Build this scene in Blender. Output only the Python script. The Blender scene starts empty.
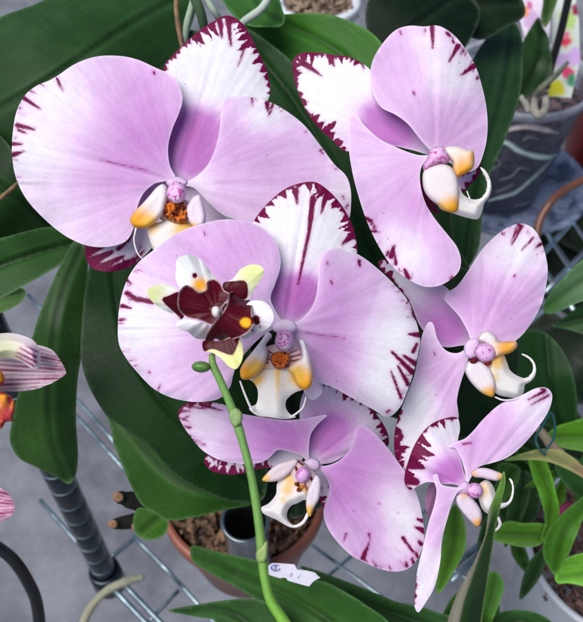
import bpy, math, random
import numpy as np
from mathutils import Vector
from mathutils.geometry import delaunay_2d_cdt

S = bpy.context.scene
COL = S.collection
# ------------------------------------------------------------------ camera frame
CX, CY, FP = 291.5, 311.0, 750.8
PITCH = math.radians(49)
CAM = np.array([0.0, 0.0, 1.15])
R_ = np.array([1.0, 0, 0])
U_ = np.array([0, math.sin(PITCH), math.cos(PITCH)])
F_ = np.array([0, math.cos(PITCH), -math.sin(PITCH)])
SHELF = CAM[2] - 0.687

def ray(x, y):
    x = np.asarray(x, float); y = np.asarray(y, float)
    return F_ + ((x - CX) / FP)[..., None] * R_ + ((CY - y) / FP)[..., None] * U_
def W(x, y, d):
    return CAM + ray(x, y) * np.asarray(d, float)[..., None]
def G(x, y, z):
    r = ray(x, y); return CAM + r * ((z - CAM[2]) / r[2])
def DG(x, y, z):
    return float((z - CAM[2]) / ray(x, y)[2])

# ------------------------------------------------------------------ objects
def tagp(o, label=None, cat=None, group=None, kind=None):
    if label: o['label'] = label
    if cat: o['category'] = cat
    if group: o['group'] = group
    if kind: o['kind'] = kind
    return o
def empty(name, loc, label, cat, group=None):
    o = bpy.data.objects.new(name, None); COL.objects.link(o)
    o.location = tuple(loc); o.empty_display_size = 0.01
    return tagp(o, label, cat, group)
def origin(parent):
    v = np.zeros(3); p = parent
    while p is not None:
        v += np.array(p.location); p = p.parent
    return v
def link(name, verts, faces, mat, parent=None, attrs=None, loc=None, smooth=True):
    verts = np.asarray(verts, float)
    off = origin(parent) if parent is not None else (np.zeros(3) if loc is None else np.array(loc))
    me = bpy.data.meshes.new(name)
    me.from_pydata((verts - off).tolist(), [], faces)
    if attrs:
        for k, (t, a) in attrs.items():
            at = me.attributes.new(k, t, 'POINT')
            at.data.foreach_set({'FLOAT': 'value', 'FLOAT_VECTOR': 'vector', 'FLOAT_COLOR': 'color'}[t],
                                np.asarray(a, np.float32).ravel())
    if smooth: me.polygons.foreach_set('use_smooth', [True] * len(me.polygons))
    me.materials.append(mat); me.update()
    o = bpy.data.objects.new(name, me); COL.objects.link(o)
    if parent is not None: o.parent = parent
    elif loc is not None: o.location = tuple(loc)
    return o

# ------------------------------------------------------------------ splines
def cr_open(P, n=14):
    P = np.asarray(P, float)
    if len(P) < 2: return P
    Q = np.vstack([2 * P[0] - P[1], P, 2 * P[-1] - P[-2]])
    out = []
    for i in range(1, len(Q) - 2):
        p0, p1, p2, p3 = Q[i-1], Q[i], Q[i+1], Q[i+2]
        a = max(np.linalg.norm(p1[:2]-p0[:2]), 1e-6) ** .5; b = max(np.linalg.norm(p2[:2]-p1[:2]), 1e-6) ** .5; c = max(np.linalg.norm(p3[:2]-p2[:2]), 1e-6) ** .5
        t0, t1, t2, t3 = 0, a, a+b, a+b+c
        t = np.linspace(t1, t2, n, endpoint=False)[:, None]
        A1 = (t1-t)/(t1-t0)*p0+(t-t0)/(t1-t0)*p1; A2 = (t2-t)/(t2-t1)*p1+(t-t1)/(t2-t1)*p2; A3 = (t3-t)/(t3-t2)*p2+(t-t2)/(t3-t2)*p3
        B1 = (t2-t)/(t2-t0)*A1+(t-t0)/(t2-t0)*A2; B2 = (t3-t)/(t3-t1)*A2+(t-t1)/(t3-t1)*A3
        out.append((t2-t)/(t2-t1)*B1+(t-t1)/(t2-t1)*B2)
    out.append(P[-1:])
    return np.vstack(out)
def closed_curve(pts):
    P = [np.array(p[:2], float) for p in pts]
    corners = [i for i, p in enumerate(pts) if len(p) > 2]
    n = len(P)
    if not corners:
        Q = [P[i % n] for i in range(-3, n + 4)]
        c = cr_open(Q, 14)
        return c[3*14:(3+n)*14]
    out = []
    for a, i in enumerate(corners):
        j = corners[(a+1) % len(corners)]
        if j <= i: j += n
        out.append(cr_open([P[k % n] for k in range(i, j+1)], 14)[:-1])
    return np.vstack(out)
def resample(c, s, closed=True):
    c = np.asarray(c)
    if closed: c = np.vstack([c, c[:1]])
    seg = np.linalg.norm(np.diff(c[:, :2], axis=0), axis=1); L = np.concatenate([[0], np.cumsum(seg)])
    n = max(int(L[-1]/s), 8)
    t = np.linspace(0, L[-1], n, endpoint=not closed)
    return np.stack([np.interp(t, L, c[:, k]) for k in range(c.shape[1])], 1)
def inside(x, y, B):
    r = np.zeros(x.shape, bool); n = len(B); j = n-1
    for i in range(n):
        xi, yi = B[i]; xj, yj = B[j]
        if yi != yj:
            r ^= ((yi > y) != (yj > y)) & (x < (xj-xi)*(y-yi)/(yj-yi)+xi)
        j = i
    return r
def edge_dist(x, y, B, closed=True):
    A = B if closed else B[:-1]
    C = np.roll(B, -1, 0) if closed else B[1:]
    best = np.full(x.shape, 1e9); idx = np.zeros(x.shape, int); tt = np.zeros(x.shape); sg = np.zeros(x.shape)
    for i in range(len(A)):
        dx, dy = C[i]-A[i]; l2 = dx*dx+dy*dy+1e-12
        t = np.clip(((x-A[i, 0])*dx+(y-A[i, 1])*dy)/l2, 0, 1)
        ex = x-A[i, 0]-t*dx; ey = y-A[i, 1]-t*dy
        d = ex*ex+ey*ey; m = d < best
        best[m] = d[m]; idx[m] = i; tt[m] = t[m]; sg[m] = np.sign(dx*ey-dy*ex)[m]
    return np.sqrt(best), idx + tt, sg
def n1(t, seed):
    rs = np.random.RandomState(seed); o = np.zeros(np.shape(t))
    for k in range(7):
        o += rs.uniform(.4, 1)*np.sin(t*(k*.9+1)*rs.uniform(.8, 1.25)+rs.uniform(0, 6.28))/(1+k*.45)
    return o/2.2
def n2(x, y, seed, sc):
    rs = np.random.RandomState(seed); o = np.zeros(np.shape(x))
    for k in range(8):
        a = rs.uniform(0, 6.28); f = sc*rs.uniform(.5, 1.6)
        o += np.sin((x*math.cos(a)+y*math.sin(a))*f+rs.uniform(0, 6.28))
    return o/3.5
def teeth(t, seed, period):
    rs = np.random.RandomState(seed); k = np.floor(t/period).astype(int); K = int(k.max())+3
    h = rs.uniform(.15, 1.6, K)**1.2; j = rs.uniform(.3, .7, K); w = rs.uniform(.5, .95, K)
    f = t/period-k; h = h[k]; j = j[k]; w = w[k]
    return h*np.clip(1-np.abs(f-j)/(w*.5), 0, 1)**.65

def ticks(pts, n, base, seed, lo=2, hi=7):
    rs = np.random.RandomState(seed); C = resample(cr_open(pts, 8), 1.0, False); o = []
    for k in range(n):
        p = C[rs.randint(len(C))]; d = np.array(base)-p; d /= np.linalg.norm(d); L = rs.uniform(lo, hi); w = rs.uniform(.2, .8); st = p+d*rs.uniform(-1, 2)
        o.append((st[0], st[1], st[0]+d[0]*L, st[1]+d[1]*L, w, w*.4))
    return o
def mark_field(x, y, de, idx, B, marks, rims, seed):
    m = np.full(x.shape, -6.0)
    for k in marks or []:
        if k[0] == 'p':
            Q = resample(closed_curve(k[1]), 1.5); d, _, _ = edge_dist(x, y, Q)
            v = np.where(inside(x, y, Q), d, -d)
        else:
            x1, y1, x2, y2, w1, w2 = k
            dx, dy = x2-x1, y2-y1; l2 = dx*dx+dy*dy+1e-9
            t = np.clip(((x-x1)*dx+(y-y1)*dy)/l2, 0, 1)
            v = (w1+(w2-w1)*t)-np.hypot(x-x1-t*dx, y-y1-t*dy)
        m = np.maximum(m, v)
    s = np.linalg.norm(np.roll(B, -1, 0)-B, axis=1); L = np.concatenate([[0], np.cumsum(s)]); tot = L[-1]
    arc = np.interp(idx, np.arange(len(L)), L)
    for ri, r in enumerate(rims or []):
        an = []
        for (ax, ay, w) in r:
            i = int(np.argmin(np.hypot(B[:, 0]-ax, B[:, 1]-ay))); an.append([L[i], w])
        sgn = 1
        d0 = (an[-1][0]-an[0][0])
        # choose the direction that follows anchor order
        if len(an) > 2:
            st = [((an[i+1][0]-an[i][0]+tot/2) % tot)-tot/2 for i in range(len(an)-1)]
            sgn = 1 if sum(st) > 0 else -1
        a0 = an[0][0]
        xs = [0.0]
        for i in range(len(an)-1):
            st = (((an[i+1][0]-an[i][0])*sgn+tot/2) % tot)-tot/2
            xs.append(xs[-1]+max(st, .5))
        t = ((arc-a0)*sgn) % tot
        Wd = np.interp(t, xs, [a[1] for a in an]); Wd = np.where(t > xs[-1], 0, Wd)
        tw = t + 1.2*n1(de*.35+t*.1, seed+5)
        Wd = Wd*np.clip(.95+.6*n1(t*.085, seed+71), .4, 1.35)
        v = Wd*(.09+1.05*np.maximum(teeth(tw+20, seed+ri, 9.5), .62*teeth(tw+40, seed+ri+31, 5.3)))-de
        v = np.where(Wd > .3, v, -6)
        m = np.maximum(m, v)
    return np.clip(m, -6, 6)

# ------------------------------------------------------------------ surfaces
def surf(name, outline, depth, mat, parent, th=0.0005, back=None, s=2.4, pig=None, marks=None, rims=None,
         polar=None, axis=None, seed=1, loc=None):
    B = resample(closed_curve(outline), s*.8)
    x0, y0 = B.min(0); x1, y1 = B.max(0)
    gx, gy = np.meshgrid(np.arange(x0, x1, s), np.arange(y0, y1, s*.87))
    gx = gx + (np.arange(gx.shape[0]) % 2)[:, None]*s*.5
    rs = np.random.RandomState(seed)
    gx = (gx+rs.uniform(-.12, .12, gx.shape)*s).ravel(); gy = (gy+rs.uniform(-.12, .12, gy.shape)*s).ravel()
    k = inside(gx, gy, B); gx, gy = gx[k], gy[k]
    if len(gx):
        d, _, _ = edge_dist(gx, gy, B); k = d > s*.5; gx, gy = gx[k], gy[k]
    nb = len(B)
    pts = [Vector(p) for p in B]+[Vector((a, b)) for a, b in zip(gx, gy)]
    r = delaunay_2d_cdt(pts, [(i, (i+1) % nb) for i in range(nb)], [], 1, 1e-5, False)
    V = np.array([[v.x, v.y] for v in r[0]]); T = np.array([list(f) for f in r[2] if len(f) == 3])
    cen = V[T].mean(1); T = T[inside(cen[:, 0], cen[:, 1], B)]
    x, y = V[:, 0], V[:, 1]
    de, idx, _ = edge_dist(x, y, B)
    D = depth(x, y, de)
    Pf = W(x, y, D)
    n = np.cross(Pf[T[:, 1]]-Pf[T[:, 0]], Pf[T[:, 2]]-Pf[T[:, 0]])
    c = Pf[T].mean(1)-CAM
    fl = (n*c).sum(1) > 0
    T[fl] = T[fl][:, ::-1]; n[fl] *= -1
    N = np.zeros_like(Pf)
    for q in range(3): np.add.at(N, T[:, q], n)
    N /= np.linalg.norm(N, axis=1)[:, None]+1e-12
    if back is None: Pb = Pf-N*(th*np.clip(de/2.5, 0, 1)**.5)[:, None]
    else: Pb = W(x, y, back(x, y, de))
    bd = de < 1e-3
    mp = np.arange(len(x)); ni = np.where(~bd)[0] if back is not None else np.arange(len(x)); mp[ni] = len(x)+np.arange(len(ni))
    verts = np.vstack([Pf, Pb[ni]])
    faces = T.tolist()+mp[T[:, ::-1]].tolist()
    at = {}
    def ext(a): return np.concatenate([a, a[ni]])
    p = pig(x, y, de) if pig else np.tile([.5, .5, .5], (len(x), 1))
    at['pig'] = ('FLOAT_COLOR', np.hstack([ext(p), np.ones((len(verts), 1))]))
    mf = mark_field(x, y, de, idx, B, marks, rims, seed)
    at['mark'] = ('FLOAT', ext(mf))
    if polar is not None:
        a = np.arctan2(y-polar[1], x-polar[0]); rr = np.hypot(x-polar[0], y-polar[1])
        uv = np.stack([np.cos(a)*3, np.sin(a)*3, rr/100], 1)
    elif axis is not None:
        M = resample(cr_open(axis, 10), 3, False); m, t, sg = edge_dist(x, y, M, False)
        uv = np.stack([m*sg/10, t*3/100, np.zeros_like(t)], 1)
    else: uv = np.stack([x/30, y/30, 0*x], 1)
    at['crd'] = ('FLOAT_VECTOR', ext(uv))
    return link(name, verts, faces, mat, parent, at, loc)

def petal_depth(base, tip, d0, slope=0, bow=0, cup=0, ruf=.0012, curl=.0004, seed=1, tilt=0, gr=.0005, rb=.0):
    bx, by = base; L = math.hypot(tip[0]-bx, tip[1]-by); ax, ay = (tip[0]-bx)/L, (tip[1]-by)/L
    def f(x, y, de):
        u = ((x-bx)*ax+(y-by)*ay)/L; v = (-(x-bx)*ay+(y-by)*ax)/L
        th = np.arctan2(y-by, x-bx)
        return (d0+slope*u+bow*u*u+cup*v*v*np.clip(.25+u*1.3, .1, 1)+tilt*v+curl*np.exp(-de/5)+1.5*ruf*n1(th*3.5, seed)*np.exp(-de/22)*np.clip(u*1.5, 0, 1)
                + gr*np.exp(-(v/.022)**2)*np.clip(u*6, 0, 1)*np.clip(1.1-u, 0, 1)+.00015*min(1, (L/110)**2)*n1(th*34, seed+17)*np.clip(u*3, 0, 1)*np.clip(de/10, 0, 1)+.0006*min(1, L/90)*n1(th*13, seed+7)*np.exp(-de/8)*np.clip(u*2-.3, 0, 1)+.0013*n2(x, y, seed+3, .035))
    return f
LIL = np.array([.57, .235, .61]); PAL = np.array([.80, .61, .84]); WHT = np.array([.86, .84, .90]); DEEP = np.array([.48, .13, .46])
def mixc(a, b, w): w = np.clip(w, 0, 1)[:, None]; return a*(1-w)+b*w
def pigf(w0, blobs, base, seed=1, deep=0, lines=None):
    """pigment amount: w0 + gaussians (x,y,r,s); 0 white .. 1 lilac, >1 deep"""
    def f(x, y, de):
        w = np.full(x.shape, float(w0))
        for (bx, by, r, s_) in blobs: w += s_*np.exp(-((x-bx)**2+(y-by)**2)/(2*r*r))
        for (x1, y1, x2, y2, sft, s_) in lines or []:
            # half-plane step: positive on the left of the line 1->2
            L = math.hypot(x2-x1, y2-y1); d = ((x2-x1)*(y-y1)-(y2-y1)*(x-x1))/L
            w += s_/(1+np.exp(-np.clip(d/sft, -30, 30)))
        th = np.arctan2(y-base[1], x-base[0]); r = np.hypot(x-base[0], y-base[1])
        w += .07*n1(th*16, seed)+.05*n2(x, y, seed+9, .06)
        w = w*(1-.5*np.exp(-(r/9)**2))
        w *= 1-.35*np.exp(-de/1.5)
        c = mixc(WHT, PAL, w*2); c = mixc(c, LIL, w*1.7-.7) if True else c
        return mixc(c, DEEP, (w-1)*1.2)
    return f
def const(c): 
    c = np.array(c, float)
    return lambda x, y, de: np.tile(c, (len(x), 1))
def grad(cols):
    """cols: list of (x,y,r,(rgb)) over first const colour"""
    def f(x, y, de):
        c = np.tile(np.array(cols[0], float), (len(x), 1))
        for (bx, by, r, rgb, s_) in cols[1:]:
            w = s_*np.exp(-(((x-bx)**2+(y-by)**2)/(r*r))**1.6)
            c = mixc(c, np.array(rgb), w)
        return c
    return f
def pillow(d0, h, R, gx=0, gy=0, x0=0, y0=0, extra=None, sgn=-1):
    def f(x, y, de):
        q = np.clip(de/R, 0, 1); D = d0+gx*(x-x0)*1e-3+gy*(y-y0)*1e-3+sgn*h*np.sqrt(np.clip(1-(1-q)**2, 0, 1))
        if extra is not None: D = D+extra(x, y, de)
        return D
    return f
def puff(name, outline, d0, h, R, mat, parent, gx=0, gy=0, x0=0, y0=0, extra=None, hb=None, **kw):
    return surf(name, outline, pillow(d0, h, R, gx, gy, x0, y0, extra, -1), mat, parent,
                back=pillow(d0, h if hb is None else hb, R, gx, gy, x0, y0, extra, 1), **kw)
def ell(cx, cy, rx, ry, rot=0, n=14):
    c, s_ = math.cos(rot), math.sin(rot)
    return [(cx+rx*math.cos(a)*c-ry*math.sin(a)*s_, cy+rx*math.cos(a)*s_+ry*math.sin(a)*c) for a in np.linspace(0, 2*math.pi, n, endpoint=False)]
def tube_w(name, P, rad, mat, parent=None, seg=10, n=10, cols=None, loc=None, pig=None, wob=0, seed=0, flat=1):
    """P: world points; rad: list of radii"""
    P = np.asarray(P, float); Q = np.hstack([P, np.asarray(rad, float)[:, None]])
    # 3-D Catmull-Rom
    E = np.vstack([2*Q[0]-Q[1], Q, 2*Q[-1]-Q[-2]]); out = []
    for i in range(1, len(E)-2):
        t = np.linspace(0, 1, n, endpoint=False)[:, None]; a, b, c, d = E[i-1], E[i], E[i+1], E[i+2]
        out.append(.5*(2*b+(c-a)*t+(2*a-5*b+4*c-d)*t*t+(3*b-a-3*c+d)*t**3))
    out.append(Q[-1:]); C = np.vstack(out); c = C[:, :3]; r = np.maximum(C[:, 3], 1e-5)
    if wob:
        rs = np.random.RandomState(seed); r = r*(1+wob*n1(np.arange(len(r))*.5, seed))
    T = np.gradient(c, axis=0); T /= np.linalg.norm(T, axis=1)[:, None]+1e-12
    up = np.array([0, 0, 1.0]) if abs(T[0, 2]) < .9 else np.array([1.0, 0, 0])
    verts = []; nrm = np.cross(T[0], up); nrm /= np.linalg.norm(nrm)
    for i in range(len(c)):
        nrm = nrm-T[i]*nrm.dot(T[i]); nrm /= np.linalg.norm(nrm)+1e-12; b = np.cross(T[i], nrm)
        for k in range(seg):
            a = 2*math.pi*k/seg; verts.append(c[i]+r[i]*(math.cos(a)*nrm+math.sin(a)*b*flat))
    faces = []
    m = len(c)
    for i in range(m-1):
        for k in range(seg):
            faces.append((i*seg+k, i*seg+(k+1) % seg, (i+1)*seg+(k+1) % seg, (i+1)*seg+k))
    verts += [c[0]-T[0]*r[0]*.4, c[-1]+T[-1]*r[-1]*.4]
    for k in range(seg):
        faces.append((m*seg, (k+1) % seg, k)); faces.append((m*seg+1, (m-1)*seg+k, (m-1)*seg+(k+1) % seg))
    V = np.array(verts); nv = len(V)
    p = np.ones((nv, 4)); 
    if pig is not None:
        t = np.concatenate([np.repeat(np.linspace(0, 1, m), seg), [0, 1]])
        ks = np.linspace(0, 1, len(pig))
        for q in range(3): p[:, q] = np.interp(t, ks, [g[q] for g in pig])
    t = np.concatenate([np.repeat(np.arange(m)*1.0, seg), [0, m]])
    at = {'pig': ('FLOAT_COLOR', p), 'mark': ('FLOAT', np.full(nv, -6.)), 'crd': ('FLOAT_VECTOR', np.stack([np.concatenate([np.tile(np.arange(seg)/seg*6, m), [0, 0]]), t*.1, 0*t], 1))}
    return link(name, V, faces, mat, parent, at, loc)
def tube(name, px, rad, mat, parent=None, **kw):
    """px: (x,y,depth); rad in pixels at that depth"""
    px = np.asarray(px, float); P = W(px[:, 0], px[:, 1], px[:, 2])
    rad = np.asarray(rad, float)*np.ones(len(px))*px[:, 2]/FP
    return tube_w(name, P, rad, mat, parent, **kw)
def lathe(name, c, prof, mat, parent=None, seg=72, loc=None, cap=False, smooth=True, zrot=0):
    V = []; F = []
    for (r, z) in prof:
        for k in range(seg):
            a = 2*math.pi*k/seg+zrot; V.append((c[0]+r*math.cos(a), c[1]+r*math.sin(a), c[2]+z))
    for i in range(len(prof)-1):
        for k in range(seg):
            F.append((i*seg+k, i*seg+(k+1) % seg, (i+1)*seg+(k+1) % seg, (i+1)*seg+k))
    if cap:
        V.append((c[0], c[1], c[2]+prof[-1][1])); q = len(V)-1; i = len(prof)-1
        for k in range(seg): F.append((i*seg+k, i*seg+(k+1) % seg, q))
    return link(name, V, F, mat, parent, None, loc, smooth)

# ------------------------------------------------------------------ materials
def newmat(name):
    m = bpy.data.materials.new(name); m.use_nodes = True; nt = m.node_tree; nt.nodes.clear()
    return m, nt
class NT:
    def __init__(s, nt): s.nt = nt
    def n(s, t, **kw):
        o = s.nt.nodes.new(t)
        for k, v in kw.items():
            if k in o.inputs: o.inputs[k].default_value = v
            else: setattr(o, k, v)
        return o
    def l(s, a, b): s.nt.links.new(a, b)
def attr(q, name): return q.n('ShaderNodeAttribute', attribute_name=name, attribute_type='GEOMETRY')
def mapr(q, src, a, b, c, d, clamp=True):
    m = q.n('ShaderNodeMapRange'); m.inputs[1].default_value = a; m.inputs[2].default_value = b; m.inputs[3].default_value = c; m.inputs[4].default_value = d; m.clamp = clamp
    q.l(src, m.inputs[0]); return m.outputs[0]
def mathn(q, op, a, b):
    m = q.n('ShaderNodeMath', operation=op)
    for i, v in enumerate((a, b)):
        if isinstance(v, (int, float)): m.inputs[i].default_value = v
        else: q.l(v, m.inputs[i])
    return m.outputs[0]
def mixn(q, fac, a, b, bt='MIX'):
    m = q.n('ShaderNodeMix', data_type='RGBA', blend_type=bt)
    for sck, v in ((m.inputs[0], fac), (m.inputs[6], a), (m.inputs[7], b)):
        if isinstance(v, (int, float)): sck.default_value = v
        elif isinstance(v, (tuple, list)): sck.default_value = (*v[:3], 1)
        else: q.l(v, sck)
    return m.outputs[2]
def petal_mat(name, markcol=(.12, .002, .035), trans=.28, rough=.5, vein=.09, mk2=(.23, .006, .08), soft=.7, bump=.18, namp=3.6):
    m, nt = newmat(name); q = NT(nt)
    pig = attr(q, 'pig'); mk = attr(q, 'mark'); cr = attr(q, 'crd'); geo = q.n('ShaderNodeTexCoord')
    mp = q.n('ShaderNodeMapping'); mp.inputs['Scale'].default_value = (6.5, 6.5, 1.6); q.l(cr.outputs['Vector'], mp.inputs['Vector'])
    st = q.n('ShaderNodeTexNoise', Scale=2.2, Detail=5.0, Roughness=.62); q.l(mp.outputs[0], st.inputs['Vector'])
    mp2 = q.n('ShaderNodeMapping'); mp2.inputs['Scale'].default_value = (5, 5, 4.5); q.l(cr.outputs['Vector'], mp2.inputs['Vector'])
    nz = q.n('ShaderNodeTexNoise', Scale=3.0, Detail=4.0, Roughness=.7); q.l(mp2.outputs[0], nz.inputs['Vector'])
    fine = q.n('ShaderNodeTexNoise', Scale=900.0, Detail=3.0, Roughness=.7); q.l(geo.outputs['Object'], fine.inputs['Vector'])
    mott = q.n('ShaderNodeTexNoise', Scale=140.0, Detail=4.0, Roughness=.65); q.l(geo.outputs['Object'], mott.inputs['Vector'])
    v = mapr(q, st.outputs[0], .35, .72, 1.06, 1-vein)
    grain = q.n('ShaderNodeTexNoise', Scale=1900.0, Detail=2.0, Roughness=.6); q.l(geo.outputs['Object'], grain.inputs['Vector'])
    mp3 = q.n('ShaderNodeMapping'); mp3.inputs['Scale'].default_value = (30, 30, 3.0); q.l(cr.outputs['Vector'], mp3.inputs['Vector'])
    fth = q.n('ShaderNodeTexNoise', Scale=1.6, Detail=5.0, Roughness=.7, Distortion=.3); q.l(mp3.outputs[0], fth.inputs['Vector'])
    mp4 = q.n('ShaderNodeMapping'); mp4.inputs['Scale'].default_value = (3.2, 3.2, .9); q.l(cr.outputs['Vector'], mp4.inputs['Vector'])
    vn = q.n('ShaderNodeTexNoise', Scale=3.0, Detail=3.0, Roughness=.5, Distortion=.6); q.l(mp4.outputs[0], vn.inputs['Vector'])
    vln = mapr(q, mathn(q, 'ABSOLUTE', mathn(q, 'SUBTRACT', vn.outputs[0], .5), 0), 0, .018, 1-vein*.7, 1)
    v2 = mathn(q, 'MULTIPLY', vln, mapr(q, grain.outputs[0], .25, .75, .94, 1.06))
    v2 = mathn(q, 'MULTIPLY', v2, mapr(q, mott.outputs[0], .3, .7, .93, 1.05)); v2 = mathn(q, 'MULTIPLY', v2, mapr(q, nz.outputs[0], .3, .7, 1.04, .95))
    base = mixn(q, 1.0, pig.outputs['Color'], mixn(q, v, (.96, .84, .98), (1, 1, 1)), 'MULTIPLY')
    hs = q.n('ShaderNodeHueSaturation'); q.l(base, hs.inputs['Color']); q.l(v2, hs.inputs['Value'])
    mv = mathn(q, 'ADD', mk.outputs['Fac'], mathn(q, 'MULTIPLY', mathn(q, 'SUBTRACT', mathn(q, 'ADD', mathn(q, 'MULTIPLY', nz.outputs[0], .45), mathn(q, 'MULTIPLY', fth.outputs[0], .55)), .5), namp*1.5))
    mf = mapr(q, mv, -soft, soft, 0, 1)
    mcol = mixn(q, mapr(q, nz.outputs[0], .35, .7, 0, 1), markcol, mk2)
    halo = mixn(q, mapr(q, mv, -3.2, .2, 0, .42), hs.outputs[0], mixn(q, 1.0, hs.outputs[0], (.86, .42, .72), 'MULTIPLY'))
    bl = q.n('ShaderNodeTexVoronoi', Scale=130.0); q.l(geo.outputs['Object'], bl.inputs['Vector'])
    halo = mixn(q, mapr(q, bl.outputs['Distance'], .035, .07, .45, 0), halo, (.30, .10, .22))
    col = mixn(q, mf, halo, mcol)
    bp = q.n('ShaderNodeBump', Strength=bump, Distance=.0006)
    hsum = mathn(q, 'ADD', mathn(q, 'MULTIPLY', st.outputs[0], .8), mathn(q, 'MULTIPLY', fine.outputs[0], .35))
    q.l(hsum, bp.inputs['Height'])
    p = q.n('ShaderNodeBsdfPrincipled', Roughness=rough); p.inputs['Specular IOR Level'].default_value = .15
    p.inputs['Sheen Weight'].default_value = 0
    q.l(col, p.inputs['Base Color']); q.l(bp.outputs[0], p.inputs['Normal'])
    tr = q.n('ShaderNodeBsdfTranslucent'); q.l(col, tr.inputs['Color'])
    mx = q.n('ShaderNodeMixShader'); mx.inputs[0].default_value = trans
    q.l(p.outputs[0], mx.inputs[1]); q.l(tr.outputs[0], mx.inputs[2])
    o = q.n('ShaderNodeOutputMaterial'); q.l(mx.outputs[0], o.inputs[0])
    return m
def waxy_mat(name, rough=.32, spots=None, sc=350, bump=.15, lo=.52, trans=.12, hi=None):
    m, nt = newmat(name); q = NT(nt)
    pig = attr(q, 'pig'); geo = q.n('ShaderNodeTexCoord')
    fine = q.n('ShaderNodeTexNoise', Scale=700.0, Detail=3.0); q.l(geo.outputs['Object'], fine.inputs['Vector'])
    col = mixn(q, mapr(q, fine.outputs[0], .3, .7, 0, 1), mixn(q, 1.0, pig.outputs['Color'], (.9, .88, .9), 'MULTIPLY'), pig.outputs['Color'])
    if spots:
        sp = q.n('ShaderNodeTexNoise', Scale=float(sc), Detail=2.0, Distortion=.8); q.l(geo.outputs['Object'], sp.inputs['Vector'])
        col = mixn(q, mapr(q, sp.outputs[0], lo, lo+.04, 0, 1), col, spots)
    bp = q.n('ShaderNodeBump', Strength=bump, Distance=.0004); q.l(fine.outputs[0], bp.inputs['Height'])
    p = q.n('ShaderNodeBsdfPrincipled', Roughness=rough); q.l(col, p.inputs['Base Color']); q.l(bp.outputs[0], p.inputs['Normal'])
    p.inputs['Specular IOR Level'].default_value = .4
    tr = q.n('ShaderNodeBsdfTranslucent'); q.l(col, tr.inputs['Color'])
    mx = q.n('ShaderNodeMixShader'); mx.inputs[0].default_value = trans
    q.l(p.outputs[0], mx.inputs[1]); q.l(tr.outputs[0], mx.inputs[2])
    o = q.n('ShaderNodeOutputMaterial'); q.l(mx.outputs[0], o.inputs[0])
    return m
def leaf_mat(name, rough=.33, spec=.12, line=.25):
    m, nt = newmat(name); q = NT(nt)
    pig = attr(q, 'pig'); cr = attr(q, 'crd'); geo = q.n('ShaderNodeTexCoord')
    mp = q.n('ShaderNodeMapping'); mp.inputs['Scale'].default_value = (5.0, .8, 1); q.l(cr.outputs['Vector'], mp.inputs['Vector'])
    st = q.n('ShaderNodeTexNoise', Scale=3.0, Detail=4.0, Roughness=.6); q.l(mp.outputs[0], st.inputs['Vector'])
    mott = q.n('ShaderNodeTexNoise', Scale=45.0, Detail=5.0, Roughness=.6); q.l(geo.outputs['Object'], mott.inputs['Vector'])
    sp = q.n('ShaderNodeTexNoise', Scale=420.0, Detail=2.0); q.l(geo.outputs['Object'], sp.inputs['Vector'])
    v = mathn(q, 'MULTIPLY', mapr(q, st.outputs[0], .3, .7, 1-line, 1+line), mapr(q, mott.outputs[0], .3, .7, .8, 1.2))
    hs = q.n('ShaderNodeHueSaturation'); q.l(pig.outputs['Color'], hs.inputs['Color']); q.l(v, hs.inputs['Value'])
    flm = q.n('ShaderNodeTexNoise', Scale=22.0, Detail=6.0, Roughness=.7, Distortion=.8); q.l(geo.outputs['Object'], flm.inputs['Vector'])
    film = mapr(q, flm.outputs[0], .5, .72, 0, .07)
    dust = mixn(q, mathn(q, 'ADD', mapr(q, sp.outputs[0], .73, .80, 0, .2), film), hs.outputs[0], (.15, .19, .13))
    bp = q.n('ShaderNodeBump', Strength=.22, Distance=.001)
    q.l(mathn(q, 'ADD', st.outputs[0], mathn(q, 'MULTIPLY', sp.outputs[0], .25)), bp.inputs['Height'])
    p = q.n('ShaderNodeBsdfPrincipled'); q.l(dust, p.inputs['Base Color']); q.l(bp.outputs[0], p.inputs['Normal'])
    q.l(mapr(q, mott.outputs[0], .3, .7, rough-.1, rough+.18), p.inputs['Roughness']); p.inputs['Specular IOR Level'].default_value = spec
    o = q.n('ShaderNodeOutputMaterial'); q.l(p.outputs[0], o.inputs[0])
    return m
def simple(name, col, rough=.5, metal=0, col2=None, sc=60, bump=.2, bsc=None, dist=.001, spec=.5, lo=.4, hi=.6, tr=0, alpha=1):
    m, nt = newmat(name); q = NT(nt); geo = q.n('ShaderNodeTexCoord')
    nz = q.n('ShaderNodeTexNoise', Scale=float(sc), Detail=6.0, Roughness=.65); q.l(geo.outputs['Object'], nz.inputs['Vector'])
    c2 = col2 or tuple(v*.75 for v in col)
    c = mixn(q, mapr(q, nz.outputs[0], lo, hi, 0, 1), col, c2)
    b2 = q.n('ShaderNodeTexNoise', Scale=float(bsc or sc*3), Detail=5.0); q.l(geo.outputs['Object'], b2.inputs['Vector'])
    bp = q.n('ShaderNodeBump', Strength=bump, Distance=dist); q.l(b2.outputs[0], bp.inputs['Height'])
    p = q.n('ShaderNodeBsdfPrincipled', Roughness=rough, Metallic=metal); q.l(c, p.inputs['Base Color']); q.l(bp.outputs[0], p.inputs['Normal'])
    p.inputs['Specular IOR Level'].default_value = spec
    if alpha < 1: p.inputs['Alpha'].default_value = alpha
    o = q.n('ShaderNodeOutputMaterial'); q.l(p.outputs[0], o.inputs[0])
    return m
M_pet = petal_mat('petal_lilac')
M_pet_shade = M_pet
M_mini = petal_mat('petal_dark_mini', markcol=(.05, .001, .006), mk2=(.08, .002, .009), trans=.06, rough=.36, vein=.03, soft=.5, bump=.08, namp=2.2)
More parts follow.
